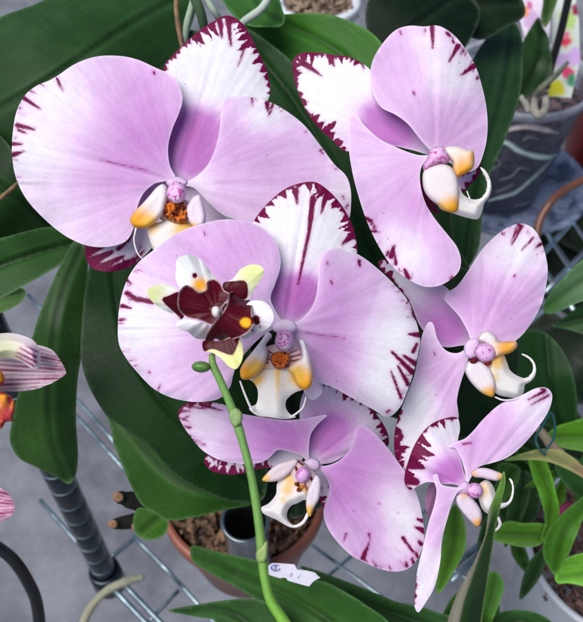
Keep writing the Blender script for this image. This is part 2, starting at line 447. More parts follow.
M_str = petal_mat('petal_striped', namp=.9, markcol=(.22, .01, .07), mk2=(.32, .03, .14), trans=.15, vein=.08)
M_wax = petal_mat('lip_wax', markcol=(.10,.006,.006), mk2=(.20,.012,.01), trans=.25, rough=.42, vein=.03, bump=.08, namp=1.4, soft=.6)
M_bare = waxy_mat('plain_wax')
M_col = waxy_mat('column_wax', rough=.45, spots=(.48,.10,.36), sc=520, lo=.56)
M_cal = waxy_mat('callus', rough=.35, spots=(.09, .006, .004), sc=420, lo=.5, bump=.6)
M_lipo = waxy_mat('lip_orange', rough=.4, spots=(.45, .03, .04), sc=130, lo=.56)
M_leaf = leaf_mat('leaf_green')
M_leafd = leaf_mat('leaf_matte', rough=.55, spec=.3)
M_stem = leaf_mat('stem_green', rough=.42, spec=.3, line=.3)
M_root = leaf_mat('root_skin', rough=.75, spec=.2, line=.3)

# ------------------------------------------------------------------ flower data
def sepal(par, o, base, tip, d0, pig, marks=None, rims=None, name='sepal', mat=None, s=2.0, seed=1, th=.0005, **kw):
    return surf(name, o, petal_depth(base, tip, d0, seed=seed, **kw), mat or M_pet, par, th=th, s=s, pig=pig, marks=marks, rims=rims, polar=base, seed=seed)
petal = lambda *a, **k: sepal(*a, name=k.pop('name', 'petal'), **k)
WL = (.86, .81, .85); YE = (.88, .52, .05); OR = (.88, .40, .02); PK = (.62, .26, .60); LPK = (.78, .55, .76)
GRP = 'large lilac and white orchid blooms with burgundy splashes'

# ---- F1 top left
b1 = (176, 183); f1 = empty('orchid_flower', W(176, 190, .268), 'wide-open lilac orchid bloom at the upper left, its petals spread over the big leaf', 'flower', GRP)
sepal(f1, [(176,180),(150,184),(134,200),(124,222),(105,240),(86,243),(86,257),(92,268),(110,271.5),(127,268),(142,258),(156,242),(170,215)], (174,186), (95,262), .280,
      pigf(.1, [(150,200,22,.5)], b1, 3), marks=[(88,252,104,246,5,2),(90,262,112,252,5.5,2),(100,268,124,256,4.5,1.5),(112,270,134,258,4,1.2),(100,243,120,238,4,2),(118,249,130,240,2.2,.8),(126,268,145,250,3,.8),(84,245,92,243,4,3),(132,262,141,246,1.2,.8),(128,240,133,232,2,1)], rims=[[(86,243,3),(87,257,8),(95,269,7),(110,271,7),(127,268,6),(142,258,4)]], seed=12, slope=.004, cup=.02)
sepal(f1, [(176,186),(196,188),(214,205),(230,225),(240,250),(220,262),(200,240),(186,215)], (178,188), (230,250), .280, pigf(.25, [], b1, 4), seed=13, slope=.004)
sepal(f1, [(176,182),(169,164),(166,145),(167,118),(166,95),(163,80),(164,66),(177,51),(195,34),(212,22),(227,15.5),(241,22),(253,41),(263,62),(268,75),(270,93),(262,110),(244,130),(226,150),(206,172),(188,182)],
      (177,184), (228,16), .2752, pigf(0, [(190,142,22,.75),(200,125,14,.55),(196,160,14,.45)], b1, 5, lines=[(150,106,260,112,4,.42)]),
      rims=[[(164,72,3),(166,62,7),(180,48,7),(195,34,12),(212,22,16),(227,15.5,15),(241,24,13),(253,41,10),(263,62,8),(268,78,5),(270,95,2)]],
      marks=[(228,20,231,46,3,1),(246,44,238,66,1.6,.5),(220,22,222,38,3,1)], seed=21, slope=-.002, bow=.006, cup=.03, gr=.0006)
petal(f1, [(176,180),(170,166),(168,148),(172,130),(179,113),(182.5,99),(179,86),(172,76),(154,67),(137,59.5),(120,56),(96,56.6),(75,64),(57,76),(48,81),(38,85),(26,94),(17,110),(13,130),(12,154),(16,178),(27,200),(51,225),(69,238),(89,246),(110,246.5),(127,240),(134,226),(137,208),(143,194),(154,184),(166,181)],
      b1, (14,140), .268, pigf(.46, [(150,140,45,.3),(130,115,40,.18),(25,150,32,-.42),(60,90,25,-.3),(45,215,40,-.05),(120,175,30,.1)], b1, 6),
      marks=[(57,79,63,91,1.6,.9),(24,98,40,109,2.6,.8),(17,125,34,129.5,2.2,1.6),(18,130,26,133,1.6,.8),(13,144,22,144,2.4,1),(13,155,24,151.5,3,.8),(153.5,72,154.5,74,1.3,1.1),(20,108,21,108,1,.8),(100,160,146,170,.1,.35)]+ticks([(57,76),(26,94),(14,125),(12,154),(16,178)], 12, b1, 5),
      seed=22, slope=-.006, bow=.012, cup=.028, ruf=.0018, gr=.0012)
petal(f1, [(178,184),(192,179),(206,167),(214,152),(219,134),(221,115),(224,101),(236,96),(255,98),(272,103),(287,111.5),(304,125),(321.5,147),(335,165),(345.5,175),(350,186),(351,205),(347,222),(320,232),(280,228),(245,222),(222,214),(206,200),(194,188)],
      b1, (345,190), .270, pigf(.44, [(235,150,30,.28),(300,170,40,.1),(260,115,14,-.45),(345,190,16,-.25),(275,110,12,-.2),(200,182,12,-.25)], b1, 7),
      marks=[(252,97,252.5,106,1.2,.6),(267,103,268,112,2.6,1),(273,104,269,116,1.5,.6),(320,151,323,153,1.3,.8),(343,196,344,199,1.2,1),(346,208,348,205,1.3,1)]+ticks([(255,98),(287,111),(321,147),(350,186)], 9, b1, 6, 1, 4),
      seed=23, slope=-.002, bow=.012, cup=.025, ruf=.0016)
def lobe(par, o, d0, h, R, pg, name='lateral_lobe', mat=None, s=1.7, **kw):
    if name == 'lateral_lobe':
        h *= .8; R *= .8; kw.setdefault('extra', lambda x, y, de: .0004*np.clip((de-2)/6, 0, 1))
    return puff(name, o, d0, h, R, mat or M_wax, par, s=s, pig=pg, **kw)
l1 = lobe(f1, [(148,226),(160,222),(176,218),(192,224),(198,232),(196,246),(180,258),(162,262),(153,250)], .262, .003, 12, grad([(.88,.84,.82),(185,230,12,YE,.9),(152,228,7,YE,.6)]), 'lip')
lobe(l1, [(163,184),(167,187),(168,195),(166,205),(164,212),(156,222),(146,228),(134,227),(130,220),(134,212),(142,204),(150,195),(157,187)], .259, .0045, 8, grad([WL,(136,222,17,OR,1),(150,224,9,YE,.9)]))
lobe(l1, [(190,200),(194,196),(200,195),(204,206),(206,218),(203,226),(194,228),(188,219),(186,209)], .258, .003, 8, grad([(.85,.72,.86),(193,228,6,YE,.9)]))
bump = lambda a, f, sd: (lambda x, y, de: -a*np.clip(n2(x, y, sd, f), -1, 1)*np.clip(de/3, 0, 1))
puff('callus', [(165,203),(174,200),(184,202),(189,210),(187,222),(178,224),(168,220),(162,212)], .260, .0035, 8, M_cal, l1, s=1.4, pig=const((.62,.16,.01)), extra=bump(.0012, .9, 4))
tube('tendril', [(136,228,.2555),(134,240,.2552),(137,252,.255),(143,260,.2555)], [1,.8,.8,.6], M_wax, l1, pig=[WL,WL])
lobe(f1, [(168,188),(171,183),(177,181),(183,184),(186,190),(185,198),(180,203),(173,203),(168,198),(166.5,193)], .2560, .0036, 8, grad([(.75,.46,.72),(176,203,5,(.85,.75,.85),.9),(176,176,9,LPK,.9)]), 'column', M_col)
lobe(f1, [(170,178),(181,177),(188,182),(184,187),(169,187),(166,182)], .262, .0014, 6, const((.76,.56,.78)), 'column_foot', M_wax)
puff('throat', [(158,200),(168,196),(180,197),(190,203),(193,214),(186,222),(172,224),(160,219),(155,210)], .2635, .003, 8, M_wax, l1, s=1.2, pig=grad([(.80,.62,.62),(176,218,9,YE,.9)]),
     marks=[(158,203,165,207,.7,1),(157,207,166,212,.7,1),(160,212,168,215,.6,.9),(163,199,168,203,.6,.9),(184,204,190,207,.9,.6),(185,210,191,211,.9,.6),(184,216,190,218,.8,.5)])

# ---- F2 centre
b2 = (284, 328); f2 = empty('orchid_flower', W(284,335,.25), 'large central lilac orchid bloom with a burgundy midline stripe on its top sepal', 'flower', GRP)
sepal(f2, [(284,326),(275,312),(269,296),(269,280),(268,262),(262,243),(253,226),(254,221),(260,212),(267,204),(284,189.5),(301,183),(315,182),(329,191),(342.6,206.6),(351,222),(356,239),(357,252),(345,270),(332,286),(316,306),(303,318),(292,326)],
      (285,328), (308,182), .2545, pigf(0, [(296,298,15,.75),(292,290,16,.4),(305,285,12,.3)], b2, 8, lines=[(262,268,322,278,3,.42)]),
      rims=[[(254,222,5),(267,204,7),(284,189.5,8),(301,183,11),(315,182,16),(329,191,15),(342,206,17),(351,222,15),(356,240,9),(357,252,3)]],
      marks=[(313,198,309,232,3.2,2),(309,232,298,284,2,1.2),(296,190,297,204,3,1),(326,196,321,214,3,.8),(352,236,342,244,4,1)], seed=31, slope=-.001, bow=.006, cup=.03, gr=.001)
petal(f2, [(284,327),(275,310),(270.5,298),(275,284),(280.5,266),(279,251),(273,238),(262,228),(247,221.5),(223.5,219.5),(203,223.5),(179,232),(155,249),(138,263),(127,280),(120.6,300),(118,321.5),(119,344),(126,358),(137,372),(154,389),(171,397.5),(190,401.5),(207,401.5),(221,397.5),(230,387),(233,376),(237,364),(248,350),(260,338),(272,330)],
      b2, (120,320), .247, pigf(.5, [(235,260,40,.22),(210,235,30,.1),(135,320,22,-.4),(150,345,25,-.25),(200,365,30,.12),(262,318,12,-.25),(165,285,18,-.1)], b2, 9),
      marks=[(126,279,131,284,2,1),(127,293,138,300,2.6,2),(138,299,152,302,2.4,2.6),(128,299,142,301,1,1.8),(122,306,131,308,2.4,1),(120,320,126,319,1.8,.9),(158,391,160,385,1,.5),(149,372,150,373,.9,.9),(204,232,205,235,1,.7)]+ticks([(138,263),(121,300),(119,344),(137,372)], 12, b2, 7),
      seed=32, slope=-.006, bow=.008, cup=.022, ruf=.0016, curl=.0012)
petal(f2, [(286,327),(300,320),(310,310),(316,296),(318,278),(318.5,264),(322,254),(329,250),(342.6,248),(360,255.5),(377,268),(394,284),(408,301),(416,321),(420,339),(418,354),(414,371),(406,394.6),(399.5,408),(388,417),(372,409),(352,398),(332,387),(318,382),(309,374),(305,358),(301,344),(292,334)],
      b2, (412,370), .250, pigf(.42, [(330,290,30,.3),(350,330,30,.2),(400,340,30,-.5),(385,385,22,-.4),(345,370,22,.25),(345,258,10,-.1),(320,350,14,.15)], b2, 10),
      marks=[(419,335,409,334,3,1.4),(416,318,411,309,2.2,1.2),(407,303,409,300,1.2,.7),(359,261,360,266,2,1.4),(327,262,328,264,1,1),(331,281,332,284,1,1),(306,333,345,338,.15,.5),(392,352,412,372,1.4,3),(398,366,408,384,1.2,2.4),(391,371,401,398,1,1.7),(404,356,416,364,1.4,3),(413,352,417,344,2,1.5),(387,412,390,410,1.5,1)]+ticks([(394,284),(416,321),(418,354),(399,408)], 16, b2, 8),
      seed=33, slope=.001, bow=.006, cup=.03, ruf=.0022, gr=.0008, curl=.0015)
sepal(f2, [(290,332),(301,338),(310,355),(316,376),(322,392),(312,400),(300,385),(288,362)], (288,332), (318,395), .262, pigf(.35, [], b2, 4), seed=34, slope=.004)
def lip2pig(x, y, de):
    c = np.tile(np.array([.86,.83,.82]), (len(x), 1))
    c = mixc(c, np.array(YE), .75*np.exp(-((x-277.5-(385-y)*.03)/1.6)**2)*np.clip((408-y)/25, 0, 1))
    c = mixc(c, np.array(YE), .6*np.exp(-((x-277)/4.5)**2)*np.clip((392-y)/22, 0, 1))
    sh = np.exp(-((y-(374+.018*(x-277)**2))/6)**2)*np.clip((np.abs(x-277)-9)/8, 0, 1)
    return mixc(c, np.array(YE), .95*sh)
l2 = surf('lip', [(266,368),(274,365),(284,364),(292,370),(300,379),(303,389),(296,392),(290,396),(286,401),(286,408),(290,414),(296,417),(285,419),(268,417),(256,415),(249,408),(256,404),(258,396),(257,388),(253,382),(248,378),(256,371)],
   lambda x, y, de: .2435-.0028*np.exp(-((x-276)/9)**2)*np.clip((y-362)/30, .2, 1)+.00004*(y-390)+.0012*np.exp(-de/3),
   M_wax, f2, th=.002, s=1.7, pig=lip2pig, seed=35)
lobe(l2, [(268,332),(272,336),(266,345),(268,352),(266,362),(260,372),(250,379),(242,379),(240,371),(244,362),(252,352),(260,342)], .2405, .0042, 8, grad([WL,(245,375,17,OR,1),(258,368,9,YE,.9)]))
lobe(l2, [(299,340),(304,340),(308,350),(311,362),(313,376),(311,386),(305,390),(298,386),(293,376),(288,369),(294,362),(301,358),(301,349)], .2405, .004, 8, grad([WL,(305,386,19,OR,1),(296,374,10,YE,.9)]))
puff('callus', [(272,354),(276,352),(282,351.5),(288,353),(291,357),(290,363),(287,368),(281,369.5),(275,368),(271.5,363),(270.5,358)], .2405, .003, 6, M_cal, l2, s=1.0, pig=const((.60,.13,.012)),
     extra=bump(.0009, 1.3, 14))
tube('tendril', [(240,381,.2425),(244,392,.2422),(249,404,.2425),(253,411,.243)], [.9,1.1,1.2,1.3], M_wax, l2, pig=[WL,WL])
tube('tendril', [(306,397,.2425),(303,407,.242),(297,413,.242),(291,417,.243)], [.6,.8,1,1.2], M_wax, l2, pig=[WL,WL])
puff('throat', [(258,352),(266,347),(276,344),(290,344),(300,350),(305,358),(300,368),(290,371),(276,371),(264,369),(257,362)], .2435, .0022, 8, M_wax, l2, s=1.1, pig=grad([(.80,.64,.66),(262,366,7,YE,.7),(300,366,7,YE,.7)]),
     marks=[(259,352,269,356,.7,1),(259,357,268,360,.7,1),(264,349,271,353,.6,1),(262,362,268,363,.6,.9),(291,357,302,354,1,.7),(292,361,303,359,1,.6),(293,364,301,365,.9,.5),(290,353,297,350,.9,.6),(266,358,270,359,.6,.9)])
lobe(f2, [(284,329),(290,331),(293,337),(293,345),(289,350),(284,351),(278,349),(275,344),(276,336),(279,331)], .2375, .0045, 8, grad([(.74,.44,.71),(284,349,5,(.82,.66,.8),.8)]), 'column', M_col)
lobe(f2, [(276,322),(284,319),(293,321),(297,328),(292,333),(277,333),(272,328)], .2455, .0016, 7, const((.80,.66,.83)), 'column_foot', M_wax)

# ---- F3 top right
b3 = (432,154); f3 = empty('orchid_flower', W(438,156,.262), 'lilac orchid bloom at the upper right, its long petal pointing up beside the clear pot', 'flower', GRP)
sepal(f3, [(430,154),(412,150),(393,146),(370,145),(345,151),(331,139),(318,127),(305.7,110),(297,89),(293,72),(293,60),(299,54),(318,52.5),(335,55),(348,56.6),(362,63),(372,72),(384,96),(398,114),(414,130),(426,143)],
      (430,152), (294,60), .268, pigf(0, [(385,125,20,.7),(400,138,16,.5),(372,112,12,.3)], b3, 11, lines=[(340,128,385,92,4,.3)]),
      rims=[[(362,63,3),(348,56,8),(335,55,9),(318,52,10),(300,54,14),(293,62,15),(294,76,12),(297,89,7),(305,110,8),(318,127,12),(331,139,11),(345,151,7)]], marks=[(362,62,364,68,2,1),(302,62,322,76,3.5,.7),(330,56,334,66,3,1)],
      seed=41, slope=.004, bow=.004, cup=.03)
petal(f3, [(434,154),(426,146),(419,138),(408,124),(396,115),(381,107),(372.5,92),(370,76),(373,60),(383,43),(396.6,29.5),(410,25.7),(424,26.5),(438,25.7),(451.5,33),(465,48),(475.5,66),(482,86),(486.5,108),(487.5,132),(484,152),(477,168),(468,172),(452,164)],
      (436,158), (432,26), .262, pigf(.52, [(420,80,34,.15),(455,120,28,.1),(448,70,22,-.5),(425,40,12,-.3),(400,60,25,.1),(470,75,14,-.2)], b3, 12),
      marks=[(432,27,433,48,2.4,1),(447,33,450,36,1.8,1.4),(458,46,449,62,2.8,.8),(463,51,461,54,1.3,1),(474,66,461,75,3,1),(478,77,477,79,1.6,1.2),(413,92,415,95,1,.7),(400,30,401,35,.9,.5),*ticks([(438,26),(465,48),(480,80)], 9, (436,158), 9),(425,28,425,33,.8,.5),(453,41,454,43,1.4,1)],
      seed=42, slope=-.006, bow=.01, cup=.03, ruf=.0018)
petal(f3, [(432,156),(418,155),(398,148),(380,139),(364,125),(355,113),(350.5,116),(348.6,130),(349,150),(353,175),(360,201),(368,224),(378.6,246),(392,266),(408,279),(424,286.5),(438,286),(450,280),(459,271),(461,260),(457,247),(448,235),(434.5,218),(426,204),(421,188),(420,174),(423,164)],
      (430,158), (430,280), .258, pigf(.52, [(395,190,35,.15),(435,250,28,.12),(400,240,18,-.35),(412,262,14,-.35),(370,170,14,-.1),(420,210,14,.15)], b3, 13),
      marks=[(366,218,371,221,2,2),(372,231,379,232,1.5,1),(391,256,394,246,3,1.5),(394,252,396,264,1.5,1.8),(388,252,386,256,1.5,1),(405,270,408,278,1.6,2.6),(452,277,450,279,1.2,1),(373,224,375,228,1.5,1)]+ticks([(366,218),(392,266),(424,286)], 9, (430,158), 10),
      seed=43, slope=-.004, bow=.006, cup=.02, tilt=.01, ruf=.0016)
sepal(f3, [(446,180),(458,176),(470,170),(481,164),(478,176),(469,186),(460,196),(450,206),(440,200)], (445,190), (480,165), .275, const((.80,.62,.84)), rims=[[(458,176,0.5),(478,165,8),(478,178,7),(462,194,9),(450,205,5)]], seed=44)
sepal(f3, [(420,178),(427,192),(436,206),(440,214),(430,210),(420,200)], (422,180), (436,210), .274, const((.12,.01,.05)), seed=45)
l3 = surf('lip', [(440,190),(452,186),(459,186),(463,194),(471,199),(480,198.5),(486,192),(487,181),(484,174),(480,167),(484,169),(489,176),(491.5,186),(490,195),(484,204),(482,212),(478,219),(466,217.5),(452,213),(441,209),(436,200)],
   lambda x, y, de: .2515-.0025*np.clip(de/6, 0, 1)+.00012*(x-455)+.001*np.exp(-de/2), M_wax, f3, th=.0018, s=1.7, pig=grad([(.89,.86,.84),(445,205,10,YE,.8)]), seed=46)
lobe(l3, [(444,148),(456,146),(466,149),(473,151),(474.5,160),(473,168),(463,175),(457,177.5),(453,170),(452,162),(446,155)], .252, .0045, 9, grad([(.87,.81,.76),(466,174,17,OR,1),(474,156,6,OR,.8)]))
lobe(l3, [(424,171),(433,166),(443,164),(451,167),(456,174),(458.5,185),(459,198),(457,211),(448,212),(438,205),(430,199),(424.5,191),(422.5,180)], .2495, .0042, 13, grad([(.86,.78,.80),(454,209,13,OR,1),(442,208,7,YE,.8)]))
tube('tendril', [(470,199,.2505),(468,194,.250),(467,191,.250)], [.8,.6,.5], M_wax, l3, pig=[WL,WL])
lobe(f3, [(430,150),(438,146),(446,148),(450,156),(448,163),(440,165),(432,167),(425,172),(423,166),(427,158)], .2515, .004, 8, grad([(.70,.38,.64),(436,150,6,(.8,.6,.8),.7)]), 'column', M_col)

# ---- F4 right middle
b4 = (472,345); f4 = empty('orchid_flower', W(476,348,.27), 'lilac orchid bloom at the right, below the clear pot, rounded petal tipped white', 'flower', GRP)
sepal(f4, [(472,342),(458,346),(445,347),(432,340),(420,326),(410,303),(396,284),(380,268),(378,262),(387,259),(398,265),(412,272),(432,280),(447,288),(458,306),(466,322)],
      (472,344), (380,262), .283, pigf(.3, [(440,320,22,.6),(455,335,14,.4),(415,295,12,-.2),(398,275,12,-.3)], b4, 14), rims=[[(410,300,1),(396,284,2),(383,272,8),(379,264,9),(387,260,5),(398,266,1)]], seed=51, slope=.002, cup=.03)
petal(f4, [(474,345),(467,330),(459,316),(450,306),(444.5,299),(447,293),(457,286),(469,269.5),(482.5,249),(496,235.5),(509,227),(520,223.5),(530.5,226.5),(539,236),(544,249.5),(547.6,267),(546,287),(541.5,304),(532,322),(519,338),(505,346),(488,348)],
      (476,345), (528,228), .270, pigf(.5, [(490,290,30,.2),(515,310,26,.12),(520,245,18,-.5),(500,260,14,-.2),(462,300,12,.1)], b4, 15),
      marks=[(522,226,512,244,2,.8),(518,224,521,227,2,2),(533,238,522,250,1.5,.8),(541,244,537,247,2,1),(540,236,541,238,1.3,1.2),(515,275,514,276.5,1,.8),(502,233,503,234,1.2,.8),(516,229,511,243,1.4,.5)]+ticks([(500,234),(520,224),(544,250)], 8, b4, 11),
      seed=52, slope=-.006, bow=.01, cup=.025)
petal(f4, [(470,347),(458,353),(447,351),(438,340),(432.5,323),(429,322),(422.5,334),(418.5,355),(414,375.5),(405,399.5),(398.4,416.6),(394.5,434),(394.5,451),(398,463),(404,470),(415,464),(430,450),(446,432),(458,420),(457,400),(461,382),(467,364)],
      (468,349), (398,460), .274, pigf(.46, [(440,370,22,.25),(447,400,16,.15),(418,400,16,-.5),(412,430,16,-.5),(405,445,14,-.3)], b4, 16),
      rims=[[(401,408,1),(398,418,8),(394.5,434,7),(394.5,451,11),(398,463,8),(404,470,5)]], marks=[(401,436,396,444,3,1),(404,448,396,455,2.5,2),(434,352,435,355,.8,.6)],
      seed=53, slope=.000, bow=.006, cup=.02, ruf=.001)
l4 = surf('lip', [(489,358),(496,355),(503,354),(507,362),(510,370),(518,376),(526,378),(532,373),(533,365),(529,359),(521,354),(524,354),(532,359),(536,367),(535,376),(530,382),(525,385),(524,391),(520,398),(508,397),(497,394),(490,385),(487,372)],
   lambda x, y, de: .2625-.0025*np.clip(de/6, 0, 1)+.0001*(x-495)+.001*np.exp(-de/2), M_wax, f4, th=.0018, s=1.6, pig=grad([(.89,.86,.84),(496,360,10,YE,.85),(493,378,6,YE,.6)]), seed=54)
lobe(l4, [(478,340),(481,333),(488,331),(495,335),(499,341),(507,341.5),(516,341),(517.5,346),(512,352),(503,355),(495,357),(492,350),(485,344)], .261, .0042, 7, grad([(.86,.80,.79),(508,349,13,OR,.95)]))
lobe(l4, [(469,361),(475,360),(484,363),(490,369),(495,380),(495.5,390),(493,397),(488,396),(482,393),(475,387),(468,378),(465,370)], .2595, .003, 10, grad([(.84,.77,.81),(491,395,9,OR,.95),(484,396,6,YE,.8)]))
tube('tendril', [(495,397,.262),(503,400,.2615),(513,399.5,.2615),(520,397,.262)], [.9,.8,.8,1], M_wax, l4, pig=[WL,WL])
lobe(l4, ell(474,360.5,4.5,3.2,-.3), .2575, .0015, 3, const((.15,.008,.02)), 'spur')
lobe(l4, ell(488,363,4,2.6,-.3), .2585, .0012, 3, const((.25,.012,.02)), 'spur')
lobe(f4, [(478,345),(485,343),(493,346),(496,353),(493,360),(485,363),(478,359),(474,352)], .2588, .0028, 7, const((.72,.44,.72)), 'column', M_col)
lobe(f4, [(466,342),(475,338),(480,341),(480,350),(476,357),(468,358),(464,350)], .267, .0014, 7, const((.78,.60,.82)), 'column_foot', M_wax)

# ---- F5 lower centre
b5 = (312,460); f5 = empty('orchid_flower', W(305,470,.268), 'mauve orchid bloom at the lower centre, lowest over the terracotta coloured pot', 'flower', GRP)
sepal(f5, [(304,456),(290,449),(270,452),(248,456),(225,457),(207,455),(204,461),(210,470),(225,474),(240,474),(258,469),(272,468),(290,468)], (304,458), (205,463), .286,
      const((.74,.66,.78)), rims=[[(272,468,8),(255,470,10),(240,474,8),(222,473,10),(206,466,10),(206,456,8),(225,457,9),(250,456,14),(268,452,10)]], seed=61, slope=.002)
sepal(f5, [(312,460),(324,466),(334,478),(338,492),(334,504),(326,510),(320,500),(316,482)], (314,464), (330,506), .284, const((.72,.66,.76)), rims=[[(322,464,5),(334,478,7),(338,492,7),(330,508,8),(320,500,6),(316,484,5)]], seed=62)
sepal(f5, [(310,462),(302,444),(300,424),(300,405),(304,392),(312,384),(322,380.5),(335,383),(351.5,393),(368.6,406),(382,422),(388.5,436),(388,446),(376,450),(358,448),(344,456),(330,463)],
      (312,462), (380,410), .282, pigf(.1, [(328,430,20,.9),(320,440,16,.5),(345,425,10,.25)], b5, 17), rims=[[(304,392,2),(312,384,6),(322,381,8),(335,383,8),(351,393,8),(368,406,9),(382,422,8),(388,438,6),(385,449,3)]], seed=63, slope=.002, bow=.004, cup=.035)
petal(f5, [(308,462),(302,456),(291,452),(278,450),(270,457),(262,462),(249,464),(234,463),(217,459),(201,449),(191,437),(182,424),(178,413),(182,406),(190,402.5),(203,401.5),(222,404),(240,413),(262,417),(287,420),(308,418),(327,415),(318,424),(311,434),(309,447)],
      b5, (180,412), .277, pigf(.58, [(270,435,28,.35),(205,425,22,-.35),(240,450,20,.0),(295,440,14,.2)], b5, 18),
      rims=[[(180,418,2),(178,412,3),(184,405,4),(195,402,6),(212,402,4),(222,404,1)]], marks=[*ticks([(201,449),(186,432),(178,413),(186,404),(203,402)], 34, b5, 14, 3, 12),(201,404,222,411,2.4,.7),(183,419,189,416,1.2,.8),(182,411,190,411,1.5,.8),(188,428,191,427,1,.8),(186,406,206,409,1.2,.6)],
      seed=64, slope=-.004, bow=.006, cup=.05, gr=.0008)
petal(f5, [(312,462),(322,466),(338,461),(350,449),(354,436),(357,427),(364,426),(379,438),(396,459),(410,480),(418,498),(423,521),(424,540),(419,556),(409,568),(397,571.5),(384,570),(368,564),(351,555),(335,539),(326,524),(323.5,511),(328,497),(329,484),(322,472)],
      b5, (395,570), .272, pigf(.72, [(350,480,30,.3),(375,530,18,.25),(395,500,22,-.55),(408,530,18,-.5),(350,535,14,-.15),(385,560,14,-.2)], b5, 19),  # overall lilac raised to stand in for shade under the central bloom
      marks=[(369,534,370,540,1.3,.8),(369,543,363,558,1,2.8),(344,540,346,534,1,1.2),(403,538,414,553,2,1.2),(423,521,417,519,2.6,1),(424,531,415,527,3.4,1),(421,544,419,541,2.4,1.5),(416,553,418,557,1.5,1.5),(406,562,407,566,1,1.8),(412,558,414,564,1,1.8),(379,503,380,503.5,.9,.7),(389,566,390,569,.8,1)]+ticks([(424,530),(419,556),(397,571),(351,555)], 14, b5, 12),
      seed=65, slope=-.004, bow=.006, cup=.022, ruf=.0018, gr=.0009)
l5 = surf('lip', [(282,476),(292,470),(302,474),(309,483),(311,492),(308,500),(304,500),(298,503),(291,506),(287,513),(288,520),(294,525),(302,521),(306,514),(309,508),(308,518),(301,526),(291,527.5),(277,520),(263,513),(261,508),(269,503),(276,494),(277,484)],
   lambda x, y, de: .2695-.0025*np.clip(de/6, 0, 1)-.00006*(y-480)+.001*np.exp(-de/2), M_wax, f5, th=.0018, s=1.6, pig=grad([(.87,.83,.83),(292,478,9,YE,.8),(287,490,6,YE,.7),(283,500,4,YE,.5)]), seed=66)
lobe(l5, [(297,459),(298,463),(293,470),(284,478),(275,481.5),(262,480.5),(267,473),(276,465),(286,461)], .2665, .0018, 7, grad([(.78,.66,.70),(264,479,6,YE,.9)]))
lobe(l5, [(316,475),(320,478),(321,487),(319,499),(314,508),(310,517),(307,512),(306,501),(308,490),(312,481)], .2645, .0018, 6, grad([(.80,.72,.80),(309,512,7,YE,.95)]))
for (cx_, cy_) in [(297,484),(302,487),(299,490)]:
    puff('callus', ell(cx_, cy_, 3, 2.4), .2665, .0018, 2.5, M_cal, l5, s=1.2, pig=const((.55,.2,.03)))
puff('throat', [(292,462),(300,460),(310,468),(318,476),(318,486),(312,494),(304,496),(296,490),(291,478),(290,468)], .2685, .0025, 7, M_wax, l5, s=1.1, pig=grad([(.76,.62,.60),(300,490,8,YE,.8)]),
     marks=[(294,464,297,470,1.1,1.6),(298,461,303,465,1,1),(311,478,316,486,1.6,1.1),(309,488,312,492,1,1),(305,484,307,490,.9,.9),(298,485,301,490,1,.8)])
lobe(f5, ell(303,475,7.4,8.4,.4), .2642, .0028, 7, grad([(.73,.42,.73),(306,466,4,(.5,.08,.3),.5)]), 'column', M_col)
lobe(f5, [(303,462),(312,458),(320,462),(318,470),(308,472),(302,468)], .270, .0014, 7, const((.74,.56,.76)), 'column_foot', M_wax)

# ---- F6 bottom right
b6 = (467,487); f6 = empty('orchid_flower', W(472,490,.262), 'small side-on lilac orchid bloom at the lower right behind the upright leaf tip', 'flower', GRP)
sepal(f6, [(466,486),(452,484),(440,484),(428,482),(418,486),(410,490),(405,484),(404.5,476),(408,462),(415,444),(427.6,427),(441,419.5),(457,417.6),(460,428),(458,440),(459,452),(463,468)],
      (466,486), (412,440), .262, pigf(.05, [(455,470,16,1.0),(440,478,12,.5)], b6, 20), rims=[[(412,490,3),(404.5,478,8),(408,462,12),(415,444,13),(427,427,12),(441,419,9),(457,417,5)]],
      marks=[(404,478,416,482,6,4),(412,464,424,468,6,1.5),(416,450,428,456,4,1)], seed=71, slope=-.004, bow=.006, cup=.03)
sepal(f6, [(434,480),(441,484),(441,498),(436,512),(430,520),(426,510),(426,494)], (438,482), (430,518), .276, const((.30,.14,.27)), seed=75)
petal(f6, [(467,484),(465,472),(460,456),(455,448),(448,447),(456,442),(465,438.5),(474,430),(482.5,420),(499.6,404.6),(520,396),(537,388),(547,388),(552,394),(549.5,409),(537,428.6),(521,447),(506.5,458),(492,463),(479,467),(472,476)],
      b6, (550,392), .260, pigf(.5, [(500,430,26,.2),(530,405,16,-.35),(470,450,14,.15),(515,445,16,-.1)], b6, 21),
      marks=[(545,391,528,400,1.8,.8),(549,395,531,405,1.5,.5),(463,444,471,443,1.3,1),(488,412,489,413,1,.8),(541,389,546,390,1.2,1)],
      seed=72, slope=-.004, bow=.008, cup=.03)
petal(f6, [(464,488),(458,492),(453,501),(447,520),(442,540),(440.5,560),(434.5,587),(426,602),(418,612.5),(414.5,606),(415,593),(417,573),(422.5,549),(428,525),(434.5,504),(436.5,490),(433,476),(437,474),(441,484),(452,487)],
      b6, (417,612), .257, pigf(.45, [(445,510,20,.2),(428,560,12,-.3),(420,590,12,-.35),(437,545,10,.1)], b6, 22), rims=[[(417,573,0),(415,593,3.5),(414.5,606,1)]], seed=73, slope=-.006, bow=.006, cup=.01)
l6 = surf('lip', [(478,486),(486,480),(492,484),(496,494),(500,502),(507,502),(511,496),(512,486),(509,478),(512,480),(514,490),(512,500),(506,507),(496,510),(489,514),(483,510),(479,500)],
   lambda x, y, de: .2575-.002*np.clip(de/5, 0, 1)+.001*np.exp(-de/2), M_wax, f6, th=.0016, s=1.6, pig=grad([(.88,.85,.84),(482,490,8,YE,.6)]), seed=74)
